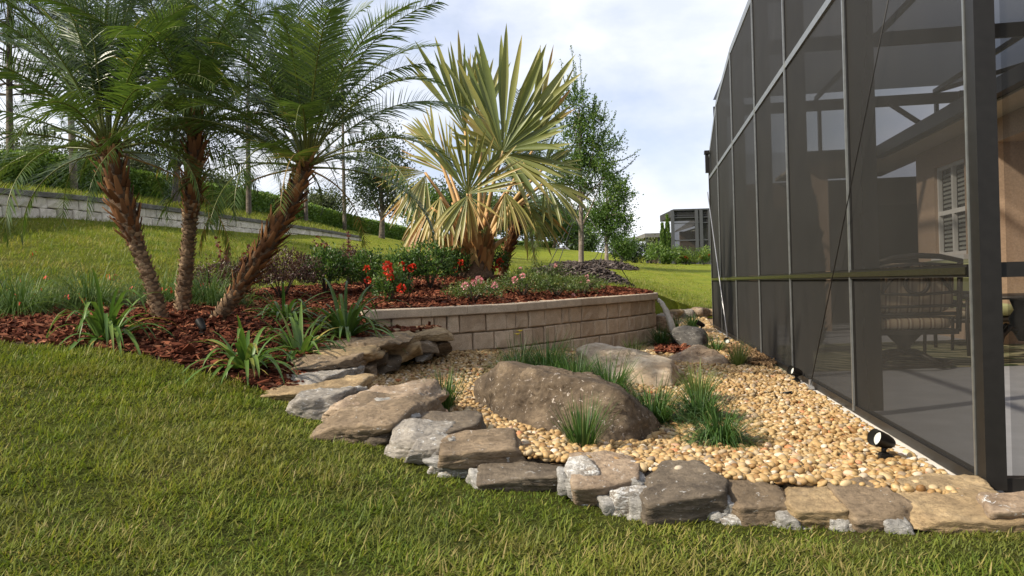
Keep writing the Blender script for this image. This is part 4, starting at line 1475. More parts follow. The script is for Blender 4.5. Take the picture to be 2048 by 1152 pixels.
# slim dark conifer standing inside the enclosure
M['conifer_dark'] = leafmat('dark_conifer', [(0, (.012, .022, .012)), (1, (.03, .05, .022))], .1)
def spindle(name, label, base, h, r, nleaf, mat, leaf=.09, pot=None):
    t = thing(name, label, 'tree', tuple(base))
    m = MB()
    m.tube([base, base + [0, 0, h * .9]], [.04, .01], 7)
    m.build('trunk', M['twig'], t)
    m = MB()
    u = rng.random(nleaf)
    zz = u * h
    rr = r * np.interp(u, [0, .06, .35, .75, 1], [.45, .8, 1, .62, .03]) * rng.uniform(.55, 1.05, nleaf)
    a = rng.random(nleaf) * 2 * PI
    P = base + np.stack([rr * np.cos(a), rr * np.sin(a), zz], 1)
    D = np.stack([np.cos(a) * .35, np.sin(a) * .35, np.full(nleaf, 1.0)], 1) + rng.normal(0, .2, (nleaf, 3))
    leaves(m, P, D, leaf * rng.uniform(.6, 1.3, nleaf), leaf * .38)
    m.build('crown', mat, t)
    return t
M['twig'] = plain('brown_twig', (0.10, 0.075, 0.055), .9, 0, .3, 40)
cb = cg(s_of(1517) + .4, .62, .0)
spindle('cypress', 'slim dark cypress standing inside the screen enclosure', cb, 2.25, .22, 5000, M['conifer_dark'])
# ================================================================ PALMS IN THE BED
M['boot'] = leafmat('palm_leaf_base', [(0, (.06, .026, .012)), (.4, (.15, .066, .027)), (.75, (.27, .125, .05)), (1, (.40, .23, .11))], 0.0, .8, .2)
M['trunk_palm'] = rockmat('palm_trunk_bark', (.10, .062, .038), (.20, .13, .08), (.28, .20, .13), 0, 14)
M['peg'] = leafmat('palm_trunk_peg', [(0, (.13, .08, .045)), (.5, (.26, .17, .10)), (1, (.42, .31, .19))], 0.0, .85, .15)
M['frond'] = leafmat('feather_palm_leaflet', [(0, (.028, .055, .014)), (.5, (.065, .108, .024)), (.8, (.12, .165, .034)), (.93, (.19, .18, .05)), (1, (.36, .25, .09))], 0.28, .36, .55, tcol=1.4)
def feather_frond(name, base, az, e0, length, bend, parent, old=0.0, nl=60):
    m = MB()
    K = 18
    t = np.linspace(0, 1, K)
    el = e0 - bend * t ** 1.7
    az_ = az + rng.normal(0, .12) * t
    d = np.stack([np.cos(az_) * np.cos(el), np.sin(az_) * np.cos(el), np.sin(el)], 1)
    P = np.array(base) + np.concatenate([[np.zeros(3)], np.cumsum(d[:-1] * length / (K - 1), axis=0)])
    m.tube(P, np.interp(t, [0, .15, 1], [.013, .008, .002]), 6, rnd=.86 if old < .5 else 1)
    side0 = norm(np.cross(d, [0, 0, 1.0]))
    up = np.cross(side0, d)
    roll = rng.normal(0, .35)
    for sgn in (-1, 1):
        tt = np.linspace(.25, .995, nl) + rng.normal(0, .004, nl)
        tt = np.clip(tt, .1, 1)
        def at(A):
            return np.stack([np.interp(tt, t, A[:, k]) for k in range(3)], 1)
        p, dd, sd, uu = at(P), at(d), at(side0), at(up)
        sd = sd * math.cos(roll) + uu * math.sin(roll)
        ln = .27 * np.interp(tt, [.22, .36, .6, .87, 1], [.45, .9, 1.0, .62, .3]) * rng.uniform(.85, 1.12, nl) * (length / 1.5)
        fw = np.interp(tt, [.15, .5, 1], [.35, .6, 1.3])[:, None]
        D = norm(sd * sgn + dd * fw + uu * (.28 + rng.normal(0, .12, nl))[:, None])
        r = np.clip(.42 + rng.normal(0, .16, nl) + old * .55, 0, 1)
        straps(m, p, D, ln, .0125, droop=.25 + .5 * rng.random(nl), seg=3, rnd=r, side=norm(dd * .8 + uu * .5), w0=.7, rtip=.12)
    return m.build(name, M['frond'], parent)
def feather_palm(label, path_px, radii_px, Y, nfr, seed, group, boot_from, lean_crown, e_lo=-.12):
    global rng
    rng = np.random.default_rng(seed)
    pts = [gp(x, y, Yk) for (x, y), Yk in zip(path_px, Y)]
    pts[0] = pts[0] * [1, 1, 0] + [0, 0, float(mul_f(pts[0][0], pts[0][1])) - .04]
    t = thing('feather_palm', label, 'palm tree', tuple(pts[0]), group)
    path = spline(pts, 40)
    rad = np.interp(np.linspace(0, 1, 40), np.linspace(0, 1, len(radii_px)), [r * .70 / F * np.mean(Y) for r in radii_px])
    m = MB()
    m.tube(path, rad * .86 * (1 + .05 * np.sin(np.arange(40) * 1.9)), 14)
    m.build('trunk', M['trunk_palm'], t)
    Ltot = np.linalg.norm(np.diff(path, axis=0), axis=1).sum()
    # scars of old leaves below, cut leaf bases above, in a spiral
    for nm, a, b, step, ln, wd, mat in (('trunk_scars', .02, boot_from + .05, .0062, .030, .058, 'peg'), ('leaf_bases', boot_from - .05, .985, .0075, .115, .050, 'boot')):
        n = int((b - a) * Ltot / step)
        u = np.linspace(a, b, n)
        ang = np.arange(n) * 2.39996 + rng.normal(0, .12, n)
        C = np.stack([np.interp(u, np.linspace(0, 1, 40), path[:, k]) for k in range(3)], 1)
        T = norm(np.stack([np.interp(u, np.linspace(0, 1, 40), np.gradient(path[:, k])) for k in range(3)], 1))
        A = norm(np.cross(T, [0.3, 1, 0.1]))
        B = np.cross(T, A)
        O = A * np.cos(ang)[:, None] + B * np.sin(ang)[:, None]
        R_ = np.interp(u, np.linspace(0, 1, 40), rad)
        grow = np.interp(u, [a, a + .12, b], [.55, 1, 1.0]) if nm == 'leaf_bases' else np.ones(n)
        base = C + O * (R_ * .80)[:, None]
        tilt = rng.normal(.55 if nm == 'leaf_bases' else .9, .18, n)
        D = T + O * tilt[:, None]
        m = MB()
        straps(m, base, D, ln * grow * rng.uniform(.6, 1.35, n), wd * grow * rng.uniform(.7, 1.15, n), droop=rng.normal(-.1, .25, n), seg=4, fold=-.45, side=np.cross(T, O), prof=lambda q: 1 - .55 * q ** 1.5, rtip=.25, rnd=rng.random(n) * .75)
        if nm == 'leaf_bases':
            nf = 90
            i = rng.integers(0, n, nf)
            straps(m, base[i], norm(T[i] * .4 + O[i] + rng.normal(0, .5, (nf, 3))), rng.uniform(.05, .14, nf), .004, droop=.6, seg=3, rnd=rng.random(nf) * .6)
        m.build(nm, M[mat], t)
    apex = path[-1]
    Td = norm(path[-1] - path[-4])
    for k in range(nfr):
        f = (k + .5) / nfr
        az = k * 2.39996 + rng.normal(0, .2)
        e0 = math.radians(87) - (math.radians(87) - e_lo) * f ** 1.35
        L_ = rng.uniform(1.3, 1.72) * (1.0 - .12 * (f > .8))
        bend = .65 + 1.0 * math.cos(e0) + rng.normal(0, .15)
        b0 = apex + np.array([math.cos(az), math.sin(az), 0]) * .03 + Td * (.02 - .10 * f)
        feather_frond('frond', b0, az, e0 + rng.normal(0, .08), L_, bend, t, old=.55 if (f > .9 and rng.random() < .35) else 0.0)
    return t
PG = 'feather palms in the mulch bed'
feather_palm('left feather palm of the three with the thickest shaggy upper trunk', [(324, 642), (304, 570), (268, 475), (244, 405), (224, 335), (214, 285)], [23, 21, 21, 34, 36, 26], [6.35, 6.35, 6.35, 6.35, 6.35, 6.35], 46, 11, PG, .48, 0)
feather_palm('middle feather palm with the straight upright trunk', [(362, 632), (370, 560), (378, 470), (385, 385), (390, 305), (388, 240)], [23, 22, 19, 24, 26, 20], [6.75] * 6, 42, 12, PG, .55, 0)
feather_palm('right feather palm with the trunk leaning strongly to the right', [(424, 645), (470, 588), (528, 500), (578, 410), (606, 345), (614, 318)], [22, 24, 27, 27, 26, 22], [6.5, 6.5, 6.5, 6.5, 6.5, 6.5], 46, 13, PG, .22, 0)
# the small dark one behind the fan palm
def small_palm():
    global rng
    rng = np.random.default_rng(21)
    feather_palm('slim dark feather palm leaning right behind the fan palm', [(1003, 552), (1012, 510), (1026, 470), (1038, 430), (1042, 400)], [14, 13, 14, 15, 13], [12.4] * 5, 26, 14, None, .1, 0, -.45)
small_palm()

# ---- the big fan palm
M['fan'] = leafmat('fan_palm_leaf', [(0, (.105, .140, .044)), (.25, (.175, .200, .058)), (.45, (.26, .25, .075)), (.62, (.35, .285, .095)), (.82, (.36, .20, .06)), (1, (.25, .115, .04))], 0.30, .42, .4, tcol=1.15)
M['petiole'] = leafmat('fan_palm_petiole', [(0, (.42, .30, .13)), (.5, (.42, .225, .08)), (1, (.27, .12, .045))], 0, .5, .35)
rng = np.random.default_rng(33)
YB = 11.4
fb = gp(952, 556, YB)
fb[2] = float(mul_f(fb[0], fb[1])) - .03
fan = thing('fan_palm', 'large silvery fan palm with stiff upright leaves and drooping brown ones', 'palm tree', tuple(fb))
crown = gp(950, 492, YB)
m = MB()
m.tube(spline([fb, (fb + crown) / 2, crown], 12), [.26, .25, .235, .22, .22, .21, .21, .20, .20, .19, .17, .14], 16)
m.build('trunk', M['trunk_palm'], fan)
m = MB()
n = 70
u = rng.random(n)
ang = rng.random(n) * 2 * PI
O = np.stack([np.cos(ang), np.sin(ang), 0 * ang], 1)
b_ = fb + O * .19 + np.array([0, 0, 1]) * (u * .48)[:, None]
straps(m, b_, O * .35 + [0, 0, 1], rng.uniform(.18, .36, n), rng.uniform(.10, .17, n), droop=-.1, seg=4, fold=-.5, prof=lambda q: 1 - .6 * q ** 1.4, rnd=rng.random(n), rtip=.2)
m.build('leaf_bases', M['petiole'], fan)
def fan_leaf(hpx, dY, tip_px, dYt, face, R, spread, dry, droop, nseg=42, asym=0.0, stalk=True):
    """hastula at pixel hpx (depth YB+dY); the middle segment points at tip_px; 'face' is where the blade looks"""
    h = gp(hpx[0], hpx[1], YB + dY)
    tp = gp(tip_px[0], tip_px[1], YB + dY + dYt)
    ax = norm(tp - h)
    fc = norm(np.array(face, float))
    side = norm(np.cross(ax, fc))
    nr = np.cross(side, ax)
    m = MB()
    a = np.linspace(-spread, spread, nseg) + asym
    da = 2 * spread / (nseg - 1)
    loose = np.clip((dry - .25) * 2.2, .25, 1.6)
    aj = a + rng.normal(0, .035 + .05 * loose, nseg)
    D = ax * np.cos(aj)[:, None] + side * np.sin(aj)[:, None] + nr * (.16 * np.cos(a * 1.3) + rng.normal(0, .05 + .09 * loose, nseg))[:, None]
    S = -ax * np.sin(aj)[:, None] + side * np.cos(aj)[:, None] + nr * rng.normal(0, .16 + .25 * loose, nseg)[:, None]
    ln = R * (.66 + .34 * np.cos(a * .75)) * rng.uniform(.84, 1.1, nseg)
    w = 2 * math.tan(da / 2) * .56 * ln * np.where(dry < .35, 1.34, 1.05) * rng.uniform(.8, 1.2, nseg)
    def prof(t):
        return np.where(t < .56, np.maximum(t / .56, .03), np.clip((1 - t) / .44, 0, 1) ** .6)
    r = np.clip(dry + rng.normal(0, .07 + .10 * loose, nseg), 0, 1)
    straps(m, np.repeat(h[None], nseg, 0), D, ln, w, droop=np.clip(droop + rng.normal(0, .10 + .35 * loose, nseg) + .06, -.05, 4), seg=10, fold=.6, side=S, prof=prof, rnd=r, rtip=rng.uniform(.05, .45, nseg))
    o = m.build('fan_leaf', M['fan'], fan)
    if stalk:
        m = MB()
        az = math.atan2(h[1] - crown[1], h[0] - crown[0])
        st_ = crown + np.array([math.cos(az) * .1, math.sin(az) * .1, -.05])
        md = (st_ + h) / 2 + np.array([0, 0, .10])
        q = spline([st_, md, h], 12)
        m.tube(q, np.linspace(.040, .018, 12), 8, rnd=dry * .9)
        m.build('petiole', M['petiole'], fan)
fan_leaf((1006, 302), -.5, (1045, 90), .1, (-.15, -1, .2), 1.58, .68, .13, .0, 16, .0)
fan_leaf((1006, 304), -.55, (1120, 225), .0, (-.1, -1, .3), .90, .58, .08, .15, 11, .0, False)
fan_leaf((1004, 306), -.5, (930, 235), .0, (-.1, -1, .3), .78, .55, .30, .1, 10, .0, False)
fan_leaf((1004, 308), -.5, (1125, 385), -.2, (.2, -1, .5), 1.05, .62, .20, .35, 13, 0, False)
fan_leaf((930, 262), .4, (897, 80), .1, (-.1, -1, .1), 1.36, .48, .20, .0, 14)
fan_leaf((962, 250), .2, (958, 105), .3, (.3, -1, 0), 1.08, .42, .26, .0, 10)
fan_leaf((1066, 300), .3, (1098, 80), .2, (.5, -1, 0), 1.46, .26, .24, .0, 8)
fan_leaf((1052, 285), .3, (1116, 190), .2, (.5, -1, 0), 1.0, .4, .5, .1, 8, 0, False)
fan_leaf((935, 388), -.9, (945, 270), -.1, (-.1, -1, .25), .90, .72, .22, .08, 17)
fan_leaf((935, 388), -.92, (1025, 345), -.1, (-.1, -1, .35), .82, .34, .38, .25, 9, 0, False)
fan_leaf((935, 392), -.9, (870, 490), -.1, (0, -1, .4), .70, .5, .34, .6, 11, 0, False)
fan_leaf((935, 392), -.9, (975, 480), -.1, (0, -1, .4), .60, .45, .62, .7, 9, 0, False)
fan_leaf((850, 345), -.1, (755, 350), -.2, (-.2, -1, .6), .74, .42, .44, .25, 12)
fan_leaf((852, 350), -.1, (800, 470), -.2, (-.2, -1, .4), .90, .6, .44, .8, 15, 0, False)
fan_leaf((872, 300), .3, (835, 215), .2, (-.5, -.8, .3), .68, .45, .34, .2, 11)
fan_leaf((880, 395), -.3, (845, 510), -.2, (-.4, -1, .2), .95, .7, .50, .9, 17)
fan_leaf((1088, 335), .2, (1150, 300), .3, (.3, -1, .4), .64, .7, .14, .3, 16)
fan_leaf((1090, 365), .1, (1140, 420), -.1, (.4, -1, .4), .75, .8, .20, .6, 18)
fan_leaf((900, 350), .5, (850, 250), .3, (-.3, -1, 0), .95, .6, .42, .15, 16)
fan_leaf((978, 340), .5, (990, 230), .5, (0, -1, 0), 1.05, .8, .30, .1, 20)
fan_leaf((1010, 385), -.3, (1040, 480), -.1, (.2, -1, .1), .70, .6, .42, .9, 14)
fan_leaf((965, 400), .3, (985, 500), -.1, (0, -1, .1), .66, .6, .76, 1.2, 14)
fan_leaf((862, 415), .2, (815, 510), .1, (-.3, -1, .1), .80, .6, .66, 1.3, 14)
fan_leaf((1050, 405), .3, (1100, 480), .2, (.4, -1, .2), .85, .7, .42, .9, 16)
fan_leaf((905, 430), .0, (870, 540), .0, (0, -1, 0), .75, .5, .78, 1.3, 12)
# old stalks spreading from the trunk's top
for px, py, dy in [(880, 425, 0), (905, 405, -.2), (930, 420, -.3), (975, 425, -.3), (1000, 448, 0), (1020, 470, .2), (862, 455, .1), (948, 410, .2), (915, 430, .3)]:
    m = MB()
    h = gp(px, py, YB + dy)
    st_ = crown + np.array([(h[0] - crown[0]) * .25, (h[1] - crown[1]) * .25, -.16])
    m.tube(spline([st_, (st_ + h) / 2 + [0, 0, .03], h], 8), np.linspace(.055, .018, 8), 8, rnd=rng.uniform(.2, .8))
    m.build('petiole', M['petiole'], fan)

# ================================================================ SHRUBS AND PERENNIALS
M['strap'] = leafmat('strap_leaf', [(0, (.045, .095, .022)), (.5, (.085, .155, .032)), (.85, (.14, .215, .05)), (1, (.30, .25, .07))], .25, .38, .35, tcol=1.3)
M['tuft'] = leafmat('tuft_blade', [(0, (.022, .056, .014)), (.6, (.056, .115, .026)), (.9, (.105, .17, .04)), (1, (.2, .2, .08))], .25, .45, .25)
M['tuft_pale'] = leafmat('pale_tuft_blade', [(0, (.06, .10, .025)), (.6, (.13, .18, .05)), (1, (.28, .30, .10))], .25, .35, .4)
M['ixora'] = leafmat('glossy_shrub_leaf', [(0, (.026, .054, .014)), (.5, (.052, .105, .024)), (.85, (.105, .17, .032)), (1, (.16, .22, .04))], .28, .42, .3)
M['maroon'] = leafmat('maroon_shrub_leaf', [(0, (.035, .018, .018)), (.5, (.075, .036, .032)), (.75, (.11, .06, .045)), (.9, (.10, .115, .04)), (1, (.15, .18, .05))], .2, .4, .35)
M['redshoot'] = leafmat('red_shoot_leaf', [(0, (.09, .028, .022)), (1, (.19, .065, .045))], .25, .4, .4)
M['fern'] = leafmat('fine_green_stem', [(0, (.040, .085, .022)), (.6, (.085, .145, .035)), (1, (.16, .20, .06))], .25, .5, .3)
M['rose'] = leafmat('rose_leaf', [(0, (.040, .065, .016)), (.6, (.085, .13, .028)), (1, (.17, .17, .045))], .25, .4, .4)
M['red'] = leafmat('red_petal', [(0, (.55, .022, .015)), (1, (.72, .075, .03))], .2, .5, .3, tcol=1.0)
M['orange_red'] = leafmat('coral_tube_flower', [(0, (.50, .025, .018)), (1, (.66, .085, .04))], .2, .5, .3, tcol=1.0)
M['pink'] = leafmat('pink_petal', [(0, (.62, .19, .24)), (1, (.80, .48, .50))], .25, .5, .3, tcol=1.0)
M['yellow'] = leafmat('yellow_petal', [(0, (.75, .55, .03)), (1, (.85, .68, .08))], .25, .5, .3, tcol=1.0)

def on(f, px, py, Y, dz=0.0):
    p = gp(px, py, Y)
    p[2] = float(f(p[0], p[1])) + dz
    return p
def strap_plant(label, b, n, L_, seed, group):
    global rng
    rng = np.random.default_rng(seed)
    t = thing('strap_leaf_plant', label, 'plant', tuple(b), group)
    n = int(n * 1.35)
    m = MB()
    az = rng.random(n) * 2 * PI
    el = rng.uniform(.45, 1.35, n)
    L_ = L_ * 1.32
    D = np.stack([np.cos(az) * np.cos(el), np.sin(az) * np.cos(el), np.sin(el)], 1)
    base = b + np.stack([np.cos(az) * .035, np.sin(az) * .035, 0 * az - .01], 1)
    straps(m, base, D, L_ * rng.uniform(.6, 1.12, n), rng.uniform(.030, .044, n), droop=rng.uniform(.9, 2.9, n) * np.where(el > 1.2, .8, 1), seg=9, fold=.35, rnd=np.clip(rng.normal(.5, .2, n), 0, .95), w0=.75, rtip=.12)
    m.build('leaves', M['strap'], t)
    k = 3
    a2 = rng.random(k) * 6
    m = MB()
    straps(m, b + np.stack([np.cos(a2) * .04, np.sin(a2) * .04, 0 * a2], 1), np.stack([np.cos(a2), np.sin(a2), .25 + 0 * a2], 1), L_ * .6, .018, droop=.8, seg=5, rnd=1.0)
    m.build('withered_leaves', M['strap'], t)
    return t
AG = 'strap leaved plants in the mulch bed'
strap_plant('broad strap leaved plant at the foot of the left feather palm', on(mul_f, 212, 690, 5.6), 40, .50, 41, AG)
strap_plant('strap leaved plant nearest the lawn edge left of the stone wall', on(mul_f, 492, 738, 5.3), 36, .42, 42, AG)
strap_plant('strap leaved plant touching the back of the stone wall top', on(mul_f, 600, 700, 5.95), 32, .38, 43, AG)
strap_plant('tall strap leaved plant beside the left end of the block wall', on(mul_f, 690, 672, 6.9), 44, .56, 44, AG)
strap_plant('strap leaved plant farthest back, behind the leaning palm foot', on(mul_f, 568, 640, 7.4), 30, .42, 45, AG)

def tuft(label, b, n, L_, seed, group, mat='tuft', el=(.5, 1.45), droop=(.3, 1.6), spread=.05, w=.0065):
    global rng
    rng = np.random.default_rng(seed)
    t = thing('grass_tuft', label, 'ornamental grass', tuple(b), group)
    L_ = L_ * 1.3
    n = int(n * 1.8)
    m = MB()
    az = rng.random(n) * 2 * PI
    e = rng.uniform(*el, n)
    D = np.stack([np.cos(az) * np.cos(e), np.sin(az) * np.cos(e), np.sin(e)], 1)
    rr = spread * np.sqrt(rng.random(n))
    base = b + np.stack([np.cos(az) * rr, np.sin(az) * rr, 0 * az - .01], 1)
    straps(m, base, D, L_ * rng.uniform(.55, 1.1, n), w * rng.uniform(.7, 1.2, n), droop=rng.uniform(*droop, n), seg=6, rnd=np.clip(rng.normal(.45, .22, n), 0, 1), w0=.8, rtip=.1)
    m.build('blades', M[mat], t)
    return t
TG = 'grass tufts among the pebbles'
tuft('small upright grass tuft left of the largest boulder', on(grav_f, 890, 836, 4.95), 75, .24, 51, TG, el=(.95, 1.5), droop=(0, .6), spread=.045)
tuft('upright grass tuft in front of the largest boulder', on(grav_f, 1166, 908, 3.98), 100, .235, 52, TG, el=(.85, 1.5), droop=(0, .8), spread=.05)
tuft('dense drooping grass tuft, nearest of the three right of the boulder', on(grav_f, 1440, 880, 4.25), 330, .24, 53, TG, droop=(.8, 2.8), spread=.06)
tuft('large bushy grass tuft right of the largest boulder', on(grav_f, 1402, 822, 5.0), 380, .245, 54, TG, droop=(.7, 2.4), spread=.07)
tuft('tall pale tipped grass tuft behind the bushy one', on(grav_f, 1395, 772, 5.8), 130, .25, 55, TG, 'tuft_pale', (.8, 1.45), (.2, .9))
for i, (x, y, Y, lab, L_, n) in enumerate([(1035, 745, 6.6, 'grass tuft at the left end of the clump behind the largest boulder', .34, 240), (1095, 748, 6.5, 'fullest grass tuft in the clump behind the largest boulder', .40, 420), (1150, 765, 6.1, 'grass tuft behind the highest part of the largest boulder', .36, 380), (1218, 775, 5.8, 'grass tuft between the largest boulder and the pale boulder', .34, 320), (1305, 840, 4.95, 'grass tuft spilling out at the right end of the largest boulder', .30, 260)]):
    tuft(lab, on(grav_f, x, y, Y), n, L_ * .95, 60 + i, TG, spread=.09, droop=(.5, 2.3))
tuft('pale thin grass tuft near the enclosure below the mottled boulder', on(grav_f, 1476, 733, 8.1), 90, .24, 66, TG, 'tuft_pale', (.8, 1.45), (.1, .7))
tuft('little pale grass tuft in front of the block wall', on(grav_f, 1268, 706, 8.6), 70, .22, 67, TG, 'tuft_pale', (.8, 1.45), (.1, .7))
tuft('small dark tuft left of the farther ground spotlight', on(grav_f, 1431, 690, 9.8), 60, .22, 68, TG, w=.011)
tuft('dark green tuft beside the end of the block wall', on(grav_f, 1323, 690, 10.6), 160, .32, 69, TG, w=.009)
tuft('green tuft behind the dark grey boulder', on(grav_f, 1348, 656, 12.6), 130, .34, 70, TG, w=.010)
tuft('low green tuft near the far stone border', on(grav_f, 1384, 642, 14.0), 130, .34, 71, TG, w=.011)
# yellow flowering lily by the wall
b = on(grav_f, 1042, 722, 7.4)
t = thing('yellow_lily', 'single yellow flower on a thin stalk in front of the block wall', 'flower', tuple(b))
rng = np.random.default_rng(72)
m = MB()
m.tube([b, b + [.01, 0, .16], b + [0, 0, .31]], .004, 6)
az = rng.random(18) * 6.3
straps(m, np.repeat(b[None], 18, 0), np.stack([np.cos(az), np.sin(az), 1.6 + 0 * az], 1), .26, .008, .8, 5)
m.build('stalk', M['tuft'], t)
for dx, dz in ((0, .32), (-.025, .29)):
    m = MB()
    az = np.arange(7) * .9
    straps(m, np.repeat((b + [dx, 0, dz])[None], 7, 0), np.stack([np.cos(az), np.sin(az), .7 + 0 * az], 1), .05, .02, .9, 4, rnd=.6)
    m.build('flower_head', M['yellow'], t)

def flower_head(c, r, n, mat, parent):
    m = MB()
    u = norm(rng.normal(size=(n, 3)) + [0, -.3, .5])
    leaves(m, c + u * r * .55, u, r * .7, r * .55)
    return m.build('flower_head', M[mat], parent)
def shrub(name, label, b, rad, h, n, leaf, mat, seed, group=None, flowers=0, fmat='red', fr_=.04, upright=.8, aspect=.42, shoots=0, lump=.35, fl_px=None):
    global rng
    rng = np.random.default_rng(seed)
    t = thing(name, label, 'shrub', tuple(b), group)
    m = MB()
    k = 9
    az = np.arange(k) * 2.4 + rng.normal(0, .3, k)
    for a_ in az:
        e = rng.uniform(.3, .85)
        tip = b + np.array([math.cos(a_) * rad * e, math.sin(a_) * rad * e, h * rng.uniform(.6, .85)])
        m.tube([b + [0, 0, -.02], (b + tip) / 2 + [0, 0, .04], tip], [.010, .007, .003], 5)
    m.build('stems', M['twig'], t)
    m = MB()
    # twigs ending in rosettes of leaves
    nt_ = max(20, n // 14)
    u = norm(rng.normal(size=(nt_, 3)))
    u[:, 2] = np.abs(u[:, 2]) * 1.1 - .25
    u = norm(u)
    rr = rng.random(nt_) ** .33 * (1 + lump * perlin(u * 2.2 + seed))
    C = b + u * rr[:, None] * [rad, rad, h * .55] + [0, 0, h * .45]
    C[:, 2] = np.maximum(C[:, 2], b[2] + .03)
    per = n // nt_
    P = np.repeat(C, per, 0) + rng.normal(0, leaf * .75, (nt_ * per, 3))
    od = np.repeat(norm(u * [1, 1, .6] + [0, 0, upright]), per, 0)
    D = od + rng.normal(0, .75, (nt_ * per, 3))
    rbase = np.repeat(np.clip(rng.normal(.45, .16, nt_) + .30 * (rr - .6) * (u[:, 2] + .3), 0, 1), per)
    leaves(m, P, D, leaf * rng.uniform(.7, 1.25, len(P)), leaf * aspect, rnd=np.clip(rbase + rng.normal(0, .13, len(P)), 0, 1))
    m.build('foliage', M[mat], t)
    for k in range(shoots):
        m = MB()
        a_ = rng.random() * 6.3
        d = norm(np.array([math.cos(a_) * .55, math.sin(a_) * .55, 1.0]))
        st_ = b + np.array([math.cos(a_) * rad * .6, math.sin(a_) * rad * .6, h * .7])
        L_ = rng.uniform(.25, .5)
        q = st_ + d * np.linspace(0, L_, 8)[:, None] + np.array([math.cos(a_), math.sin(a_), -.3]) * (np.linspace(0, 1, 8) ** 2)[:, None] * .10
        m.tube(q, np.linspace(.005, .002, 8), 5, rnd=.2)
        pp = np.repeat(q[1:], 5, 0)
        leaves(m, pp, rng.normal(0, 1, (len(pp), 3)) + [0, 0, .5], .045, .028)
        m.build('shoot', M['redshoot'], t)
    for k in range(flowers):
        d = norm(rng.normal(size=3) * [1, .6, .5] + [0, -.75, .55])
        flower_head(b + d * [rad * .98, rad * .98, h * .58] + [0, 0, h * .45], fr_ * rng.uniform(.8, 1.15), 26, fmat, t)
    for f in (fl_px or []):
        p = gp(f[0], f[1], b[1] - rad * 1.0)
        flower_head(p, fr_ * rng.uniform(1.0, 1.35), 34, fmat, t)
    return t
IX = 'glossy green shrubs with red flowers'
shrub('flowering_shrub', 'tall glossy green shrub right of the leaning palm with no open flowers', on(mul_f, 652, 592, 9.3), .25, .56, 1700, .05, 'ixora', 81, IX)
shrub('flowering_shrub', 'glossy shrub with two red blooms, leftmost of those in flower', on(mul_f, 738, 590, 9.5), .25, .50, 1500, .05, 'ixora', 82, IX, fl_px=[(734, 538), (736, 561)])
shrub('flowering_shrub', 'short glossy shrub in front with red blooms, nearest the wall coping', on(mul_f, 782, 602, 8.7), .20, .36, 1300, .045, 'ixora', 83, IX, fl_px=[(774, 531), (776, 541), (781, 556), (803, 577)])
shrub('flowering_shrub', 'glossy shrub with small orange red blooms behind the short one', on(mul_f, 815, 585, 9.9), .26, .50, 1500, .05, 'ixora', 84, IX, fl_px=[(804, 533), (822, 537), (826, 535)])
shrub('flowering_shrub', 'dark full glossy shrub left of the fan palm without flowers', on(mul_f, 860, 586, 9.9), .30, .56, 1900, .05, 'ixora', 85, IX)
shrub('flowering_shrub', 'glossy shrub with a red bloom just left of the fan palm trunk', on(mul_f, 912, 572, 11.2), .24, .42, 1200, .05, 'ixora', 86, IX, fl_px=[(908, 541), (921, 525)])
shrub('flowering_shrub', 'glossy shrub with a red bloom right of the fan palm trunk', on(mul_f, 985, 566, 11.8), .24, .42, 1200, .05, 'ixora', 87, IX, fl_px=[(983, 537), (995, 539), (1000, 523)])
RG = 'low rose bushes along the wall coping'
shrub('rose_bush', 'low rose bush with pink blooms left of the fan palm foot, nearest the coping', on(mul_f, 945, 598, 8.9), .33, .24, 1900, .03, 'rose', 91, RG, 0, 'pink', .032, fl_px=[(930, 572), (989, 571), (958, 560), (948, 566)], upright=.5)
shrub('rose_bush', 'spreading rose bush in the middle of the low row', on(mul_f, 1046, 592, 9.6), .36, .28, 2300, .03, 'rose', 92, RG, 0, 'pink', .03, fl_px=[(1045, 552), (1030, 560)], upright=.5)
shrub('rose_bush', 'rose bush behind the middle one with pink buds on top', on(mul_f, 1085, 578, 11.0), .40, .34, 2000, .032, 'rose', 93, RG, 3, 'pink', .026, upright=.5)
shrub('rose_bush', 'rose bush in front of the staked tree mound with pale buds', on(mul_f, 1112, 590, 9.9), .34, .26, 2000, .03, 'rose', 94, RG, 3, 'pink', .024, upright=.5)
shrub('rose_bush', 'rose bush at the right end of the low row', on(mul_f, 1165, 588, 10.3), .33, .25, 1900, .03, 'rose', 95, RG, 3, 'pink', .022, upright=.5)
MG = 'maroon shrubs at the back of the bed'
shrub('maroon_shrub', 'maroon shrub between the middle and the leaning feather palms with long red shoots', on(mul_f, 460, 612, 8.7), .38, .44, 3200, .034, 'maroon', 101, MG, shoots=5)
shrub('maroon_shrub', 'wide clipped maroon shrub with green tips behind the leaning palm', on(mul_f, 565, 612, 8.9), .48, .54, 5200, .034, 'maroon', 102, MG)
shrub('maroon_shrub', 'maroon shrub with a tall red shoot behind the tall glossy shrub', on(mul_f, 700, 585, 10.3), .32, .50, 2800, .034, 'maroon', 103, MG, shoots=3)
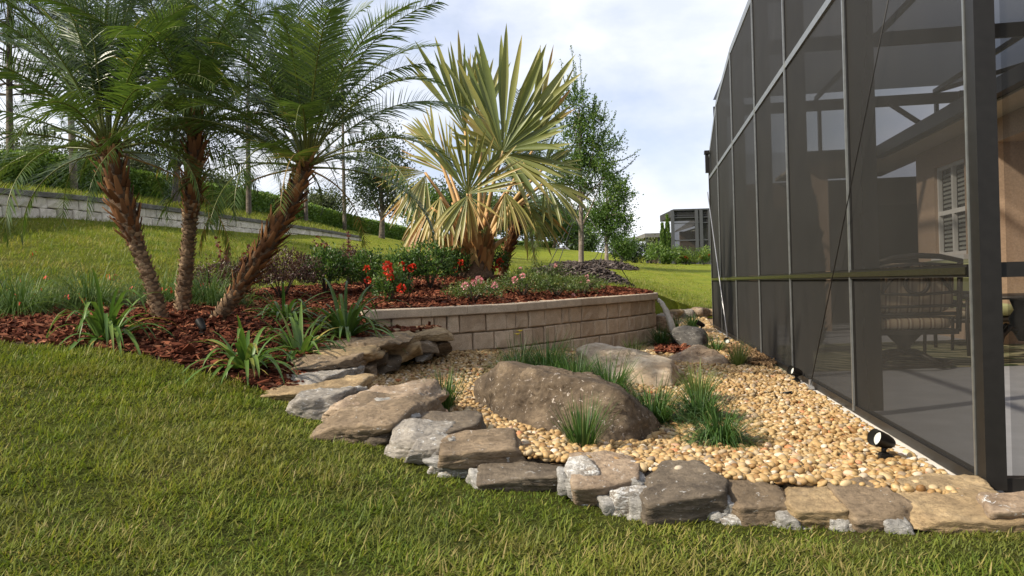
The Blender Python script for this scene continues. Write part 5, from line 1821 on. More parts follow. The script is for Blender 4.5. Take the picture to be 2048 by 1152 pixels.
# fine arching coral plants
def coral(label, b, n, L_, seed, nf, group):
    global rng
    rng = np.random.default_rng(seed)
    t = thing('coral_plant', label, 'shrub', tuple(b), group)
    m = MB()
    az = rng.random(n) * 2 * PI
    e = rng.uniform(.35, 1.4, n)
    D = np.stack([np.cos(az) * np.cos(e), np.sin(az) * np.cos(e), np.sin(e)], 1)
    rr = .16 * np.sqrt(rng.random(n))
    base = b + np.stack([np.cos(az) * rr, np.sin(az) * rr, 0 * az], 1)
    ln = L_ * rng.uniform(.5, 1.1, n)
    tips = straps(m, base, D, ln, .0055, droop=rng.uniform(1.0, 2.8, n), seg=7, rnd=np.clip(rng.normal(.45, .22, n), 0, 1), w0=1)
    # whiskers along the stems
    k = n * 5
    i = rng.integers(0, n, k)
    f = rng.uniform(.35, 1, k)[:, None]
    p = base[i] * (1 - f) + tips[i] * f + np.array([0, 0, .28]) * L_ * (f * (1 - f))
    straps(m, p, D[i] + rng.normal(0, .8, (k, 3)), rng.uniform(.05, .12, k), .004, droop=.8, seg=3, rnd=rng.random(k))
    m.build('stems', M['fern'], t)
    m = MB()
    i = rng.integers(0, n, nf)
    p = base[i] * .15 + tips[i] * .85 + np.stack([0 * i, 0 * i - .06, .04 + 0 * i], 1)
    for c in p:
        q = 3
        straps(m, c + rng.normal(0, .014, (q, 3)), rng.normal(0, .4, (q, 3)) + [0, 0, -1], .034, .011, seg=2, w0=.7)
    o = m.build('flowers', M['orange_red'], t)
    o['kind'] = 'stuff'
    return t
CG = 'fine green coral plants with red tube flowers'
coral('coral plant with red flowers at the left edge of the bed', on(mul_f, 40, 652, 6.7), 620, .62, 111, 26, CG)
coral('coral plant behind the broad strap leaved plant', on(mul_f, 180, 640, 7.2), 620, .62, 112, 24, CG)
coral('coral plant between the left and middle feather palm trunks', on(mul_f, 330, 622, 8.0), 560, .58, 113, 14, CG)
coral('round green coral plant just right of the middle palm trunk', on(mul_f, 420, 628, 7.9), 620, .56, 114, 5, CG)

# ================================================================ GARDEN LIGHTS
M['lamp_black'] = metal('black_lamp_metal', (.018, .017, .016), .4, .3)
M['lamp_glass'] = plain('lamp_lens', (.55, .56, .52), .15, 0, .05, 40)
def spot(label, foot, head_h, d, size, group, lens=True, bronze=False):
    """bullet shaped ground spotlight: box, stem, knuckle, hooded head looking along d"""
    t = thing('ground_spotlight', label, 'spotlight', tuple(foot), group)
    d = norm(np.array(d, float))
    k = size / .12
    m = MB()
    m.box(foot + [0, 0, .015 * k], (.055 * k, .05 * k, .045 * k)).box(foot + [0, 0, .04 * k], (.035 * k, .035 * k, .012 * k))
    m.build('base', M['lamp_black'], t, smooth=False)
    hd = foot + np.array([0, 0, head_h])
    m = MB()
    m.tube([foot + [0, 0, .03 * k], foot + [0, 0, head_h * .6], hd - d * size * .3], [.011 * k, .012 * k, .014 * k], 10)
    m.tube([hd - d * size * .3 + np.array([-.018 * k, 0, 0]), hd - d * size * .3 + np.array([.018 * k, 0, 0])], .015 * k, 10)
    m.build('bracket', M['lamp_black'], t)
    m = MB()
    a_ = [(-.5, .08), (-.48, .15), (-.35, .22), (-.1, .28), (.2, .31), (.5, .33)]
    m.tube([hd + d * size * q for q, r in a_], [r * size for q, r in a_], 20, cap=False)
    m.tube([hd + d * size * q for q in (.5, .3, .19)], [.33 * size, .305 * size, .285 * size], 20, cap=False)
    m.build('head', M['lamp_black'], t)
    m = MB()
    m.tube([hd + d * size * .2, hd + d * size * .22, hd + d * size * .235], [.285 * size, .26 * size, .15 * size], 18)
    m.build('lens', M['lamp_glass'], t)
    return t
SG = 'ground spotlights along the enclosure'
rng = np.random.default_rng(120)
spot('black ground spotlight nearest the corner post of the enclosure', on(grav_f, 1768, 912, 3.85), .105, (-.88, -.32, .36), .125, SG)
spot('black ground spotlight by the cable anchor, second along the enclosure', on(grav_f, 1593, 772, 6.75), .10, (-.90, -.30, .30), .12, SG)
spot('round faced ground spotlight far along the enclosure foot', on(grav_f, 1455, 682, 10.9), .05, (-.45, -.85, .35), .12, SG)
spot('dark ground spotlight near the far stone border turned away', on(grav_f, 1402, 652, 13.6), .16, (-.9, .1, .5), .14, SG)
spot('bronze bullet spotlight in the mulch between the feather palms', on(mul_f, 404, 672, 5.95), .085, (-.45, .35, .62), .10, None)
# a cap lying among the pebbles
t = thing('lamp_stake', 'short black plastic stake end lying in the pebbles', 'stake', tuple(on(grav_f, 1575, 796, 6.0)))
c = on(grav_f, 1575, 796, 6.0, .025)
MB().tube([c - [.03, 0, 0], c + [.03, .01, 0]], .014, 10).tube([c + [.03, .01, 0], c + [.036, .01, 0]], .018, 10).build('body', M['lamp_black'], t)
# ================================================================ BACK OF THE LOT: RETAINING WALL, HEDGE, TREES
M['white_block'] = blockmat('weathered_white_block', (0.42, 0.385, 0.33), (0.66, 0.61, 0.53))
M['grey_cap'] = rockmat('stained_concrete_cap', (.10, .095, .085), (.17, .16, .145), (.24, .23, .21), 0, 5)
rw_pts = [gp(-260, 425, 10.6), gp(0, 437, 13.0), gp(170, 443, 15.2), gp(350, 455, 18.5), gp(520, 467, 23.5), gp(640, 475, 29), gp(722, 481, 33.5)]
top_px = [(-260, 352, 10.6), (0, 376, 13.0), (170, 392, 15.2), (350, 416, 18.5), (520, 440, 23.5), (640, 458, 29), (722, 472, 33.5)]
rw_top = [gp(*a)[2] for a in top_px]
rwc = spline([(p[0], p[1], z) for p, z in zip(rw_pts, rw_top)], 400)
rl = np.concatenate([[0], np.cumsum(np.linalg.norm(np.diff(rwc[:, :2], axis=0), axis=1))])
def rw_at(s):
    return np.array([np.interp(s, rl, rwc[:, k]) for k in range(3)])
rng = np.random.default_rng(200)
rwall = thing('block_retaining_wall', 'long weathered white block wall with a dark cap below the hedge on the hill', 'retaining wall', tuple(rw_at(3)[:2]) + (2.3,))
mb = MB()
for row in range(5):
    s = -.2 * (row % 2)
    while s < rl[-1] - .1:
        e = min(s + .43, rl[-1])
        a, b_ = rw_at(max(s, 0)), rw_at(e)
        d = b_[:2] - a[:2]
        if np.linalg.norm(d) > .05:
            o_ = np.array([d[1], -d[0]]) / np.linalg.norm(d)
            zt = rw_at((s + e) / 2)[2] - .09 - .2 * row
            zt = math.floor(zt / .2) * .2 + .0 if False else zt
            soft_block(mb, a[:2] - o_ * rng.normal(0, .006), b_[:2] - o_ * rng.normal(0, .006), zt - .188, zt, .16, o_, rng.random() ** .6, r=.012, bulge=.009)
        s += .448
mb.build('block_courses', M['white_block'], rwall, smooth=False)
mb = MB()
ss = np.linspace(0, rl[-1], 120)
ring = [(.05, -.09), (.055, -.01), (.045, 0), (-.28, 0), (-.28, -.09)]
V = []
for s in ss:
    p = rw_at(s)
    d = rw_at(min(s + .1, rl[-1]))[:2] - rw_at(max(s - .1, 0))[:2]
    o_ = np.array([d[1], -d[0]]) / np.linalg.norm(d)
    for y, z in ring:
        q = p[:2] + o_ * y
        V.append((q[0], q[1], p[2] + z + rng.normal(0, .003)))
nr = len(ring)
mb.add(V, [[i * nr + j, (i + 1) * nr + j, (i + 1) * nr + (j + 1) % nr, i * nr + (j + 1) % nr] for i in range(len(ss) - 1) for j in range(nr)])
mb.build('cap', M['grey_cap'], rwall, smooth=False)

def hill_z(p):
    return float(base_z(np.array([p[0]]), np.array([p[1]]))[0])
# bank between the wall and the hedge
M['hedge'] = leafmat('clipped_hedge_leaf', [(0, (.055, .105, .020)), (.5, (.115, .195, .030)), (1, (.21, .28, .05))], .25, .4, .4)
hed_bot = [(-300, 345, 12.2), (0, 384, 15.6), (150, 392, 18), (300, 402, 21.5), (430, 418, 26), (560, 436, 32), (700, 462, 42), (790, 477, 49), (850, 487, 57), (960, 492, 72), (1060, 496, 88), (1112, 494, 94)]
hed_top = [250, 305, 318, 348, 372, 394, 432, 452, 465, 478, 486, 486]
hb = np.array([gp(*a) for a in hed_bot])
ht = np.array([gp(a[0], t_, a[2])[2] for a, t_ in zip(hed_bot, hed_top)])
bank_in = [rw_at(s)[:2] for s in np.linspace(0, rl[-1], 30)]
mb = MB()
V = []
nb = 30
hcurve = spline(np.column_stack([hb, ht]), 300)
hl = np.concatenate([[0], np.cumsum(np.linalg.norm(np.diff(hcurve[:, :2], axis=0), axis=1))])
for i, s in enumerate(np.linspace(0, rl[-1], nb)):
    p = rw_at(s)
    k = np.argmin(np.abs(hcurve[:, 1] - (p[1] + 1.2)))
    h = hcurve[k]
    for f in np.linspace(0, 1, 6):
        V.append((p[0] * (1 - f) + h[0] * f - .1 * (1 - f), p[1] * (1 - f) + h[1] * f, (p[2] - .03) * (1 - f) + h[2] * f + .05 * math.sin(f * 3)))
    V.append((h[0] - 9, h[1] + 2, h[2] - .1))
w_ = 7
mb.add(V, [[i * w_ + j, (i + 1) * w_ + j, (i + 1) * w_ + j + 1, i * w_ + j + 1] for i in range(nb - 1) for j in range(w_ - 1)])
setting(mb.build('upper_bank', M['lawn']))
bank_pts = []
for _ in range(9000):
    i = rng.integers(0, nb - 1)
    j = rng.integers(0, 5)
    a, b_ = rng.random(2)
    q = [np.array(V[(i + di) * w_ + j + dj]) for di in (0, 1) for dj in (0, 1)]
    bank_pts.append((q[0] * (1 - a) + q[2] * a) * (1 - b_) + (q[1] * (1 - a) + q[3] * a) * b_)
bank_pts = np.array(bank_pts)
mb = MB()
az = rng.random(len(bank_pts)) * 6.3
straps(mb, bank_pts, np.stack([np.cos(az) * .6, np.sin(az) * .6, 1 + 0 * az], 1), rng.uniform(.08, .2, len(az)), .02, droop=.6, seg=2, rnd=np.clip(rng.normal(.5, .2, len(az)), 0, .9))
setting(mb.build('bank_grass', M['grass']), 'stuff', 'rough grass on the bank between the white wall and the hedge', 'grass')

hedge = thing('hedge', 'long clipped green hedge along the top of the hill', 'hedge', tuple(hb[2]))
mb = MB()
ring = [(-.35, 0), (-.38, .5), (-.3, .92), (.3, .92), (.38, .5), (.35, 0)]
V = []
for i in range(0, 300, 3):
    p = hcurve[i]
    d = hcurve[min(i + 2, 299)][:2] - hcurve[max(i - 2, 0)][:2]
    o_ = np.array([d[1], -d[0]]) / np.linalg.norm(d)
    z0 = min(p[2], hill_z(p)) - .3
    for y, f in ring:
        q = p[:2] - o_ * (.5 + y)
        V.append((q[0], q[1], z0 + (p[3] - z0) * f))
nr = len(ring)
mb.add(V, [[i * nr + j, (i + 1) * nr + j, (i + 1) * nr + (j + 1) % nr, i * nr + (j + 1) % nr] for i in range(99) for j in range(nr)], rnd=.1)
n = 75000
s = np.sort(rng.random(n)) ** 1.45 * hl[-1]
p = np.stack([np.interp(s, hl, hcurve[:, k]) for k in range(4)], 1)
pd = np.stack([np.interp(s + .3, hl, hcurve[:, k]) - np.interp(s - .3, hl, hcurve[:, k]) for k in range(2)], 1)
o_ = norm(np.stack([pd[:, 1], -pd[:, 0]], 1))
face = rng.random(n) < .68
f = np.where(face, rng.random(n) ** .9, 1.0) + rng.normal(0, .03, n)
y = np.where(face, .40 + rng.normal(0, .05, n), rng.uniform(-.4, .42, n))
lump = .06 * perlin(np.stack([s * 1.2, f * 2, 0 * s], 1))
z0 = p[:, 2] - .15
P = np.column_stack([p[:, :2] - o_ * (.5 - y - lump)[:, None], z0 + (p[:, 3] - z0) * np.clip(f + lump * .5, 0, 1.08)])
D = np.column_stack([o_ * .5, np.full(n, .6)]) + rng.normal(0, .6, (n, 3))
sz = .062 + .0020 * p[:, 1]
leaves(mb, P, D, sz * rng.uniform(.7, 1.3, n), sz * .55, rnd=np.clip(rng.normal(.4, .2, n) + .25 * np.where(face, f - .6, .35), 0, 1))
mb.build('foliage', M['hedge'], hedge)

# ---- trees
M['bark'] = rockmat('grey_brown_bark', (.085, .068, .055), (.15, .125, .10), (.21, .18, .15), 0, 6)
M['bark_pale'] = rockmat('pale_bark', (.20, .165, .13), (.30, .255, .205), (.36, .31, .26), 0, 8)
M['oak'] = leafmat('dark_oak_leaf', [(0, (.022, .036, .014)), (.6, (.045, .070, .024)), (1, (.085, .11, .04))], .25, .4, .4)
M['pine'] = leafmat('pine_needle', [(0, (.028, .052, .018)), (.6, (.060, .100, .030)), (1, (.12, .15, .045))], .25, .5, .3)
M['elm'] = leafmat('elm_leaf', [(0, (.040, .080, .018)), (.6, (.085, .15, .030)), (1, (.16, .22, .05))], .34, .45, .25)
M['olive'] = leafmat('grey_green_leaf', [(0, (.045, .060, .030)), (.6, (.09, .11, .055)), (1, (.15, .17, .09))], .25, .45, .35)
M['bright'] = leafmat('bright_shrub_leaf', [(0, (.05, .10, .02)), (.6, (.11, .18, .035)), (1, (.20, .26, .05))], .3, .4, .4)
def tree(name, label, base, lean_top, r0, blobs, nclump, per, leaf, spread, mat, seed, group=None, bark='bark', nlimb=14, aspect=.5, shoots=0):
    """tapered trunk to lean_top, limbs to clumps of leaves spread through the ellipsoids in blobs"""
    global rng
    rng = np.random.default_rng(seed)
    base = np.array(base, float)
    top = np.array(lean_top, float)
    t = thing(name, label, 'tree', tuple(base), group)
    tr = MB()
    q = spline([base - [0, 0, .15], base * .6 + top * .4 + rng.normal(0, r0 * .6, 3), top], 14)
    tr.tube(q, np.linspace(r0, r0 * .25, 14) * np.r_[1.25, np.ones(13)], 10)
    wts = np.array([b[1][0] * b[1][1] * b[1][2] for b in blobs]) ** .7
    wts /= wts.sum()
    which = rng.choice(len(blobs), nclump, p=wts)
    u = norm(rng.normal(size=(nclump, 3)))
    rr = rng.random(nclump) ** .42
    C = np.array([np.array(blobs[w][0]) + u[i] * rr[i] * blobs[w][1] for i, w in enumerate(which)])
    for i in rng.choice(nclump, min(nlimb, nclump), replace=False):
        f = rng.uniform(.35, .95)
        k = int(f * 13)
        a = q[k]
        e = C[i]
        tr.tube(spline([a, (a + e) / 2 + [0, 0, -.04 * np.linalg.norm(e - a)], e], 7), np.linspace(r0 * .38 * (1.15 - f * .5), r0 * .06, 7), 6)
    tr.build('trunk', M[bark], t)
    m = MB()
    N_ = nclump * per
    P = np.repeat(C, per, 0) + rng.normal(0, 1, (N_, 3)) * spread * np.repeat(rng.uniform(.6, 1.25, nclump), per)[:, None] * [1, 1, .7]
    D = rng.normal(0, 1, (N_, 3)) + np.repeat(u * .6, per, 0) + [0, 0, .2]
    rb = np.repeat(np.clip(rng.normal(.45, .2, nclump) + .18 * u[:, 2], 0, 1), per)
    leaves(m, P, D, leaf * rng.uniform(.65, 1.3, N_), leaf * aspect, rnd=np.clip(rb + rng.normal(0, .12, N_), 0, 1))
    for k in range(shoots):
        b = blobs[rng.integers(0, len(blobs))]
        d = norm(rng.normal(size=3) * [1, 1, .6] + [0, 0, .75])
        st_ = np.array(b[0]) + d * np.array(b[1]) * .8
        L_ = rng.uniform(.35, .95) * np.mean(b[1])
        dd = norm(d + [0, 0, .45])
        pts = st_ + dd * np.linspace(0, L_, 16)[:, None] + rng.normal(0, .01, (16, 3))
        m.tube(pts, np.linspace(.012, .004, 16), 4, rnd=.1)
        pp = np.repeat(pts, 3, 0) + rng.normal(0, leaf * .25, (48, 3))
        leaves(m, pp, rng.normal(0, .7, (48, 3)) + dd, leaf * .8, leaf * .42)
    m.build('crown', M[mat], t)
    return t
def pine(label, px, py, Y, ytop, seed, tufts=110, h0=.45, spread=1.5, r0=.09, group=None, bare=None):
    """tall pine: bare trunk, thin limbs, round tufts of long needles"""
    global rng
    rng = np.random.default_rng(seed)
    base = gp(px, py, Y)
    base[2] = min(base[2], hcurve_z(base)) if False else base[2]
    top = gp(px + rng.uniform(-6, 6), ytop, Y)
    t = thing('pine_tree', label, 'tree', tuple(base), group)
    tr = MB()
    q = spline([base - [0, 0, .4], base * .5 + top * .5 + [rng.normal(0, .06), 0, 0], top], 16)
    tr.tube(q, np.linspace(r0, r0 * .3, 16), 9)
    H = top[2] - base[2]
    m = MB()
    for k in range(tufts):
        f = rng.uniform(h0, 1.0)
        a = np.array([np.interp(f, np.linspace(0, 1, 16), q[:, j]) for j in range(3)])
        az = rng.random() * 6.283
        ln = spread * rng.uniform(.35, 1.0) * (1.15 - .75 * (f - h0) / (1 - h0))
        e = a + np.array([math.cos(az) * ln, math.sin(az) * ln, rng.uniform(-.1, .35) * ln])
        if k % 3 == 0:
            tr.tube(spline([a, (a + e) / 2 + [0, 0, -.05], e], 5), np.linspace(r0 * .22, .008, 5), 5)
        nn = 46
        d = norm(rng.normal(size=(nn, 3)) + norm(e - a) * .5)
        straps(m, np.repeat(e[None], nn, 0) + d * .02, d, rng.uniform(.12, .24, nn) * (1 + Y / 90), .010 + Y * .00045, droop=.35, seg=2, rnd=np.clip(rng.normal(.5, .22, nn) - .1, 0, 1))
    tr.build('trunk', M['bark'], t)
    m.build('crown', M['pine'], t)
    return t
PN = 'pines rising behind the hedge'
pine('pine with a straight trunk behind the left feather palm', 149, 388, 17.2, -150, 301, 240, .40, 2.4, .085, PN)
pine('pine behind the hedge between the middle and right feather palms', 497, 425, 25, 20, 302, 190, .36, 2.4, .09, PN)
pine('slender pine right of the leaning feather palm crown', 689, 452, 38, 110, 303, 120, .40, 2.6, .10, PN)
pine('pine at the far left edge behind the palm fronds', 20, 380, 17.5, -200, 304, 260, .36, 2.6, .09, PN)
pine('pine partly hidden by the leaning palm trunk', 612, 448, 33, 120, 305, 100, .35, 2.4, .09, PN)
pine('pine in the gap left of the middle feather palm', 255, 398, 20.5, -120, 306, 220, .42, 2.5, .085, PN)
def P(px, py, Y):
    return gp(px, py, Y)
def blob(px, py, Y, rx, rz, ry=None):
    """crown blob: centre by pixel, radii given in pixels at that distance"""
    c = gp(px, py, Y)
    k = Y / F
    return (tuple(c), (rx * k, (ry or rx) * k, rz * k))
tree('oak_tree', 'dark crowned oak behind the middle feather palm trunk', P(350, 408, 21), P(348, 250, 21), .13, [blob(350, 230, 21, 85, 60), blob(300, 270, 21, 60, 45), blob(420, 260, 21, 60, 50), blob(350, 300, 21.3, 80, 28)], 110, 60, .085, .22, 'oak', 311)
tree('oak_tree', 'dark round headed oak on the hill left of the fan palm', P(763, 476, 40), P(762, 350, 40), .16, [blob(762, 385, 40, 58, 40), blob(740, 350, 40, 40, 45), blob(790, 340, 40, 40, 40), blob(765, 290, 40, 38, 40)], 130, 60, .15, .34, 'oak', 312)
SH = 'grey green bushes behind the hedge'
for i, (x, y, Y, rx, rz, lab) in enumerate([(55, 300, 22, 60, 50, 'grey green bush above the hedge at the far left'), (190, 310, 24, 45, 45, 'grey green bush above the hedge right of the left pine trunk'), (275, 330, 26, 45, 38, 'grey green bush above the hedge between the left and middle palms'), (425, 375, 30, 40, 26, 'low grey green bush above the hedge right of the middle palm'), (640, 408, 42, 30, 20, 'far low bush on the skyline right of the leaning trunk')]):
    b0 = P(x, y + rz + 25, Y)
    tree('tall_bush', lab, b0, P(x, y, Y), .07, [blob(x, y, Y, rx, rz), blob(x - rx * .5, y + 12, Y, rx * .6, rz * .7), blob(x + rx * .5, y + 10, Y, rx * .6, rz * .7)], 70, 60, .09 * Y / 22, .20 * Y / 22, 'olive', 320 + i, SH, nlimb=10)
# the row of trees beyond, right of the fan palm
ROW = 'trees in the row beyond the hedge'
row = [(845, 486, 58, 400, 45, 50), (900, 492, 62, 400, 45, 52), (945, 495, 66, 405, 42, 50), (985, 497, 68, 418, 38, 44), (1030, 496, 72, 420, 42, 46), (1075, 495, 76, 424, 40, 44), (1108, 492, 80, 428, 36, 40), (1135, 500, 92, 440, 26, 36), (1165, 515, 110, 470, 22, 26)]
names = ['tree beyond the hedge under the left fronds of the fan palm', 'tree beyond the hedge behind the left stalks of the fan palm', 'tree beyond the hedge behind the fan palm trunk', 'tree beyond the hedge just right of the fan palm trunk', 'tree beyond the hedge behind the small dark palm', 'full green tree beyond the hedge right of the small dark palm', 'tree above the right end of the far hedge', 'dark tree behind the far pale wall', 'farthest dark tree at the bottom of the skyline gap']
for i, (x, yb, Y, yc, rx, rz) in enumerate(row):
    tree('row_tree', names[i], P(x, yb, Y), P(x, yc, Y), .16, [blob(x, yc + 8, Y, rx, rz * .9), blob(x - rx * .4, yc + 24, Y, rx * .6, rz * .55), blob(x + rx * .4, yc + 18, Y, rx * .6, rz * .6)], 90, 46, .24 * Y / 60, .50 * Y / 60, ['elm', 'oak', 'pine'][i % 3], 340 + i, ROW, nlimb=9)
# staked young trees on mulch mounds
M['dark_mulch'] = leafmat('dark_bark_chip', [(0, (.035, .026, .022)), (.6, (.085, .066, .058)), (1, (.17, .14, .125))], 0, .8, .2)
M['cord'] = plain('black_strap', (.02, .02, .02), .6)
def mound(label, c, rx, ry, h, n, size, seed):
    global rng
    rng = np.random.default_rng(seed)
    m = MB()
    a = np.linspace(0, 2 * PI, 40, endpoint=False)
    V = [(c[0], c[1], c[2] + h)]
    for f in (.35, .65, .88, 1.0):
        for t_ in a:
            x, y = c[0] + math.cos(t_) * rx * f, c[1] + math.sin(t_) * ry * f
            V.append((x, y, (c[2] if False else hill_z((x, y))) + h * (1 - f ** 2.2) - .02))
    V[0] = (c[0], c[1], hill_z(c) + h)
    Fq = [[1 + k * 40 + j, 1 + k * 40 + (j + 1) % 40, 1 + (k + 1) * 40 + (j + 1) % 40, 1 + (k + 1) * 40 + j] for k in range(3) for j in range(40)]
    m.add(V, Fq, [[0, 1 + j, 1 + (j + 1) % 40] for j in range(40)], rnd=.1)
    u = rng.random((n, 2))
    r_ = np.sqrt(u[:, 0]) * 1.02
    pts = np.stack([c[0] + np.cos(u[:, 1] * 6.2832) * rx * r_, c[1] + np.sin(u[:, 1] * 6.2832) * ry * r_], 1)
    chips(m, pts, lambda x, y: base_z(x, y) + h * np.clip(1 - (((x - c[0]) / rx) ** 2 + ((y - c[1]) / ry) ** 2) ** 1.1, 0, 1), size, .01)
    o = m.build('mulch_mound', M['dark_mulch'], smooth=False)
    return tag(o, label, 'mulch mound')
e1 = P(1162, 545, 16)
e1[2] = hill_z(e1)
mound('dark mulch mound round the nearer staked tree', e1, 1.0, .85, .22, 1800, .075, 401)
Ye = 16
tree('young_tree', 'nearer staked young tree with upright twiggy shoots on a mulch mound', e1, P(1158, 215, Ye), .062,
     [blob(1170, 345, Ye, 70, 45), blob(1150, 290, Ye, 45, 55), blob(1195, 300, Ye, 45, 50), blob(1150, 225, Ye, 26, 50), blob(1185, 245, Ye, 28, 40), blob(1135, 340, Ye, 40, 30), blob(1215, 350, Ye, 35, 28)], 190, 62, .055, .105, 'elm', 402, None, 'bark_pale', 26, .5, 30)
# tall leader shoots that break the outline
def leaders():
    global rng
    rng = np.random.default_rng(403)
    t = [o for o in bpy.data.objects if o.name.startswith('young_tree')][0]
    m = MB()
    for a, b_ in [((1150, 200), (1142, 92)), ((1155, 200), (1150, 130)), ((1160, 200), (1172, 150)), ((1128, 230), (1116, 155)), ((1120, 235), (1108, 190)), ((1190, 230), (1192, 195)), ((1205, 270), (1232, 225)), ((1215, 300), (1250, 262)), ((1220, 325), (1278, 300)), ((1200, 250), (1212, 205)), ((1225, 350), (1275, 312)), ((1130, 215), (1136, 150)), ((1140, 210), (1122, 120)), ((1168, 215), (1160, 110))]:
        p, q = gp(*a, Ye), gp(*b_, Ye + rng.normal(0, .2))
        pts = spline([p, (p + q) / 2 + rng.normal(0, .03, 3), q], 22)
        m.tube(pts, np.linspace(.010, .003, 22), 4, rnd=.1)
        pp = np.repeat(pts, 3, 0) + rng.normal(0, .012, (66, 3))
        leaves(m, pp, rng.normal(0, .8, (66, 3)) + norm(q - p) * .8, .042, .022)
    m.build('leading_shoots', M['elm'], t)
    tie = gp(1160, 405, Ye)
    for g in [(1088, 548, Ye - .6), (1106, 552, Ye - 1.0), (1266, 560, Ye - .4)]:
        e = gp(*g)
        e[2] = hill_z(e)
        MB().tube([tie, e], .008, 5).build('guy_strap', M['cord'], t)
leaders()
e2 = P(1213, 528, 29)
e2[2] = hill_z(e2)
mound('dark mulch mound round the farther staked tree', e2, 1.15, .9, .2, 900, .12, 404)
t2 = tree('young_tree', 'farther pale leaved staked tree right behind the nearer one', e2, P(1213, 395, 29), .085,
     [blob(1215, 440, 29, 45, 40), blob(1235, 400, 29, 30, 38), blob(1195, 430, 29, 35, 32), blob(1228, 375, 29, 24, 25), blob(1240, 450, 29, 30, 25)], 150, 52, .095, .17, 'elm', 405, None, 'bark_pale', 22, .5, 20)
tie = gp(1212, 480, 29)
for g in [(1180, 530, 28.5), (1196, 533, 28), (1264, 540, 28.6)]:
    e = gp(*g)
    e[2] = hill_z(e)
    MB().tube([tie, e], .012, 5).build('guy_strap', M['cord'], t2)
tree('young_tree', 'third small tree of the line, beyond the two staked ones', P(1241, 524, 42), P(1241, 480, 42), .09, [blob(1243, 486, 42, 26, 26), blob(1232, 498, 42, 18, 16), blob(1256, 495, 42, 16, 18)], 70, 46, .13, .22, 'elm', 406, None, 'bark', 12)
tree('young_tree', 'dark small tree farther along the line near the neighbour house', P(1268, 524, 52), P(1268, 500, 52), .09, [blob(1270, 504, 52, 20, 20), blob(1258, 510, 52, 14, 12)], 50, 46, .15, .25, 'oak', 407, None, 'bark', 10)
tree('young_tree', 'thin bushy tree left of the neighbour house roof', P(1302, 524, 52), P(1302, 495, 52), .08, [blob(1300, 500, 52, 14, 22), blob(1312, 506, 52, 12, 16)], 44, 40, .14, .22, 'olive', 408, None, 'bark', 10)

# far pale retaining wall on the crest
fw = thing('far_wall', 'pale sloping wall end on the crest far beyond the lawn', 'retaining wall', tuple(gp(1140, 515, 74)))
pts = [gp(1110, 497, 74), gp(1128, 494, 74), gp(1160, 521, 66), gp(1172, 524, 62)]
mb = MB()
for a, b_ in zip(pts[:-1], pts[1:]):
    lo = [np.array([q[0], q[1], hill_z(q) - .8]) for q in (a, b_)]
    o2 = np.array([.3, .3, 0])
    mb.add([lo[0], lo[1], b_, a, lo[0] + o2, lo[1] + o2, b_ + o2, a + o2], [[0, 1, 2, 3], [4, 7, 6, 5], [3, 2, 6, 7], [0, 3, 7, 4], [1, 5, 6, 2]])
mb.build('blocks', M['white_block'], fw, smooth=False)

# ---- the neighbour's house and cage
M['n_roof'] = plain('grey_tile_roof', (.13, .125, .12), .9, 0, .2, 6)
M['n_wall'] = plain('neighbour_stucco', (.38, .37, .34), .9, 0, .08, 3)
M['screen_far'] = screen_mat('far_screen', .42, (.03, .03, .03))
M['grey_frame'] = plain('grey_frame_metal', (.07, .072, .075), .5, .3)
YN = 55
nb_ = thing('neighbour_house', 'neighbour house far across the lawn with a tall grey pool cage', 'house', tuple(gp(1380, 527, YN)))
def nbox(name, x0, x1, y0, y1, Y, dep, mat, parent=nb_):
    a = gp(x0, y1, Y)
    b_ = gp(x1, y0, Y)
    return MB().box(((a[0] + b_[0]) / 2, Y + dep / 2, (a[2] + b_[2]) / 2), (abs(b_[0] - a[0]), dep, abs(b_[2] - a[2]))).build(name, M[mat], parent, smooth=False)
nbox('wall', 1402, 1500, 450, 535, YN + 4, 6, 'n_wall')
mb = MB()
a = gp(1396, 450, YN + 3.4); b_ = gp(1520, 450, YN + 3.4)
mb.add([a, b_, b_ + [0, 5, 1.6], a + [2.0, 5, 1.6], a + [0, 0, -.25], b_ + [0, 0, -.25], a + [0, 10, 0]], [[0, 1, 2, 3], [4, 5, 1, 0]], [[0, 3, 6]])
mb.build('roof', M['n_roof'], nb_, smooth=False)
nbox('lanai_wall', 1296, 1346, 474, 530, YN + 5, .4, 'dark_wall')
nbox('lanai_roof', 1290, 1348, 465, 475, YN + 1, 5.5, 'n_roof')
for x in (1293, 1318, 1343):
    nbox('lanai_post', x, x + 3, 475, 532, YN + 1.2, .12, 'grey_frame')
nbox('window', 1302, 1316, 482, 494, YN + 4.8, .1, 'glass_dark')
nbox('window', 1322, 1338, 482, 494, YN + 4.8, .1, 'glass_dark')
for x in (1345, 1393, 1402, 1419):
    nbox('cage_post', x, x + 3, 420 if x != 1393 else 420, 533, YN - .1, .15, 'grey_frame')
for y in (417, 432, 443):
    nbox('cage_beam', 1346, 1500, y, y + 3, YN - .06, .15, 'grey_frame')
nbox('cage_beam', 1347, 1500, 478, 480, YN - .06, .12, 'grey_frame')
nbox('cage_screen', 1349, 1500, 420, 532, YN, .02, 'screen_far')
nbox('cage_screen', 1347, 1500, 414, 432, YN + .1, 5, 'screen_far')
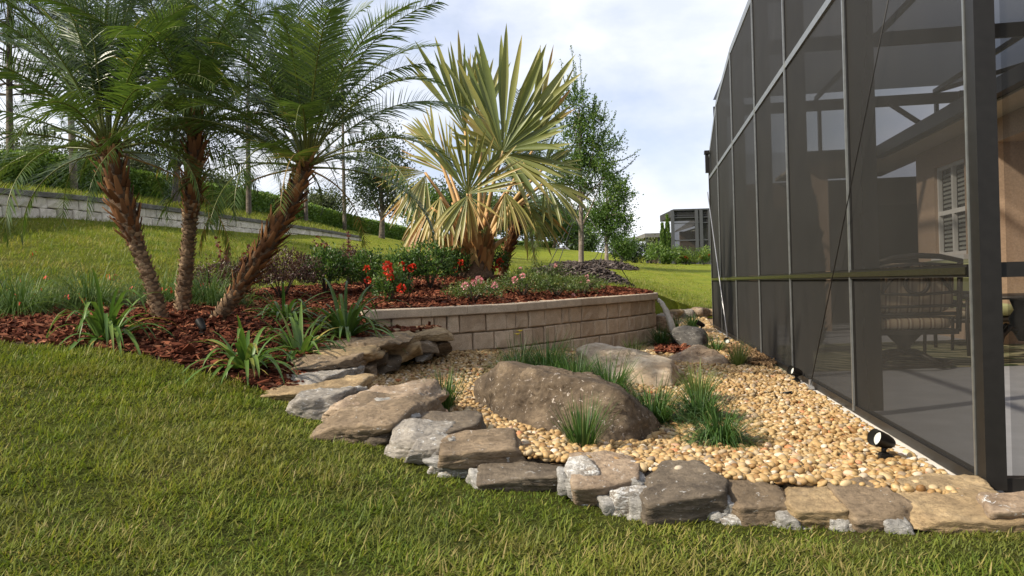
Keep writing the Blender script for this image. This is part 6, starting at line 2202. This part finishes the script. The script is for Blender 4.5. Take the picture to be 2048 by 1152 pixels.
nbox('cage_wall', 1362, 1394, 462, 530, YN + 4.5, .3, 'dark_wall')
CY = 'slim cypresses beside the neighbour cage'
for i, (x, yt, yb, lab) in enumerate([(1327, 448, 530, 'shorter slim cypress on the left of the pair'), (1337, 432, 530, 'taller slim cypress on the right of the pair')]):
    b0 = gp(x, yb, 50)
    rng = np.random.default_rng(500 + i)
    t = spindle('cypress', lab + ' beside the neighbour cage', b0, (yb - yt) * 50 / F, .17, 1100, M['elm'], .17)
    t['group'] = CY
NS_ = 'shrubs along the neighbour house'
for i, (x, y, rx, rz, mat, lab) in enumerate([(1312, 512, 18, 20, 'bright', 'bright green shrub left of the cypresses by the neighbour house'), (1352, 515, 16, 16, 'bright', 'bright green shrub at the corner of the neighbour cage'), (1372, 520, 12, 12, 'bright', 'croton with orange tips in front of the neighbour cage'), (1408, 518, 18, 14, 'bright', 'bright shrub under the arching palm by the neighbour cage')]):
    b0 = gp(x, 530, 49)
    k = 49 / F
    shrub('shrub', lab, b0, rx * k, rz * 2 * k, 900, .16, mat, 510 + i, NS_, flowers=4 if i > 1 else 0, fmat='orange_red', fr_=.12)
# areca by the neighbour cage
rng = np.random.default_rng(520)
b0 = gp(1390, 528, 48)
t = thing('areca_palm', 'arching yellow green palm in front of the neighbour cage', 'palm tree', tuple(b0))
for k in range(16):
    az = k * 2.4
    e0 = rng.uniform(.7, 1.4)
    m = MB()
    q = [b0 + np.array([math.cos(az) * .15, math.sin(az) * .15, .1])]
    for j in range(9):
        e = e0 - 1.5 * (j / 8) ** 1.3
        q.append(q[-1] + np.array([math.cos(az) * math.cos(e), math.sin(az) * math.cos(e), math.sin(e)]) * .17)
    q = np.array(q)
    m.tube(q, .012, 4, rnd=.9)
    T = norm(np.gradient(q, axis=0))
    for sg in (-1, 1):
        S = norm(np.cross(T, [0, 0, 1])) * sg
        pp = np.repeat(q[2:], 2, 0)
        straps(m, pp, np.repeat(S[2:] + T[2:] * .6 + [0, 0, .3], 2, 0), .35, .04, .6, 3)
    m.build('frond', M['bright'], t)
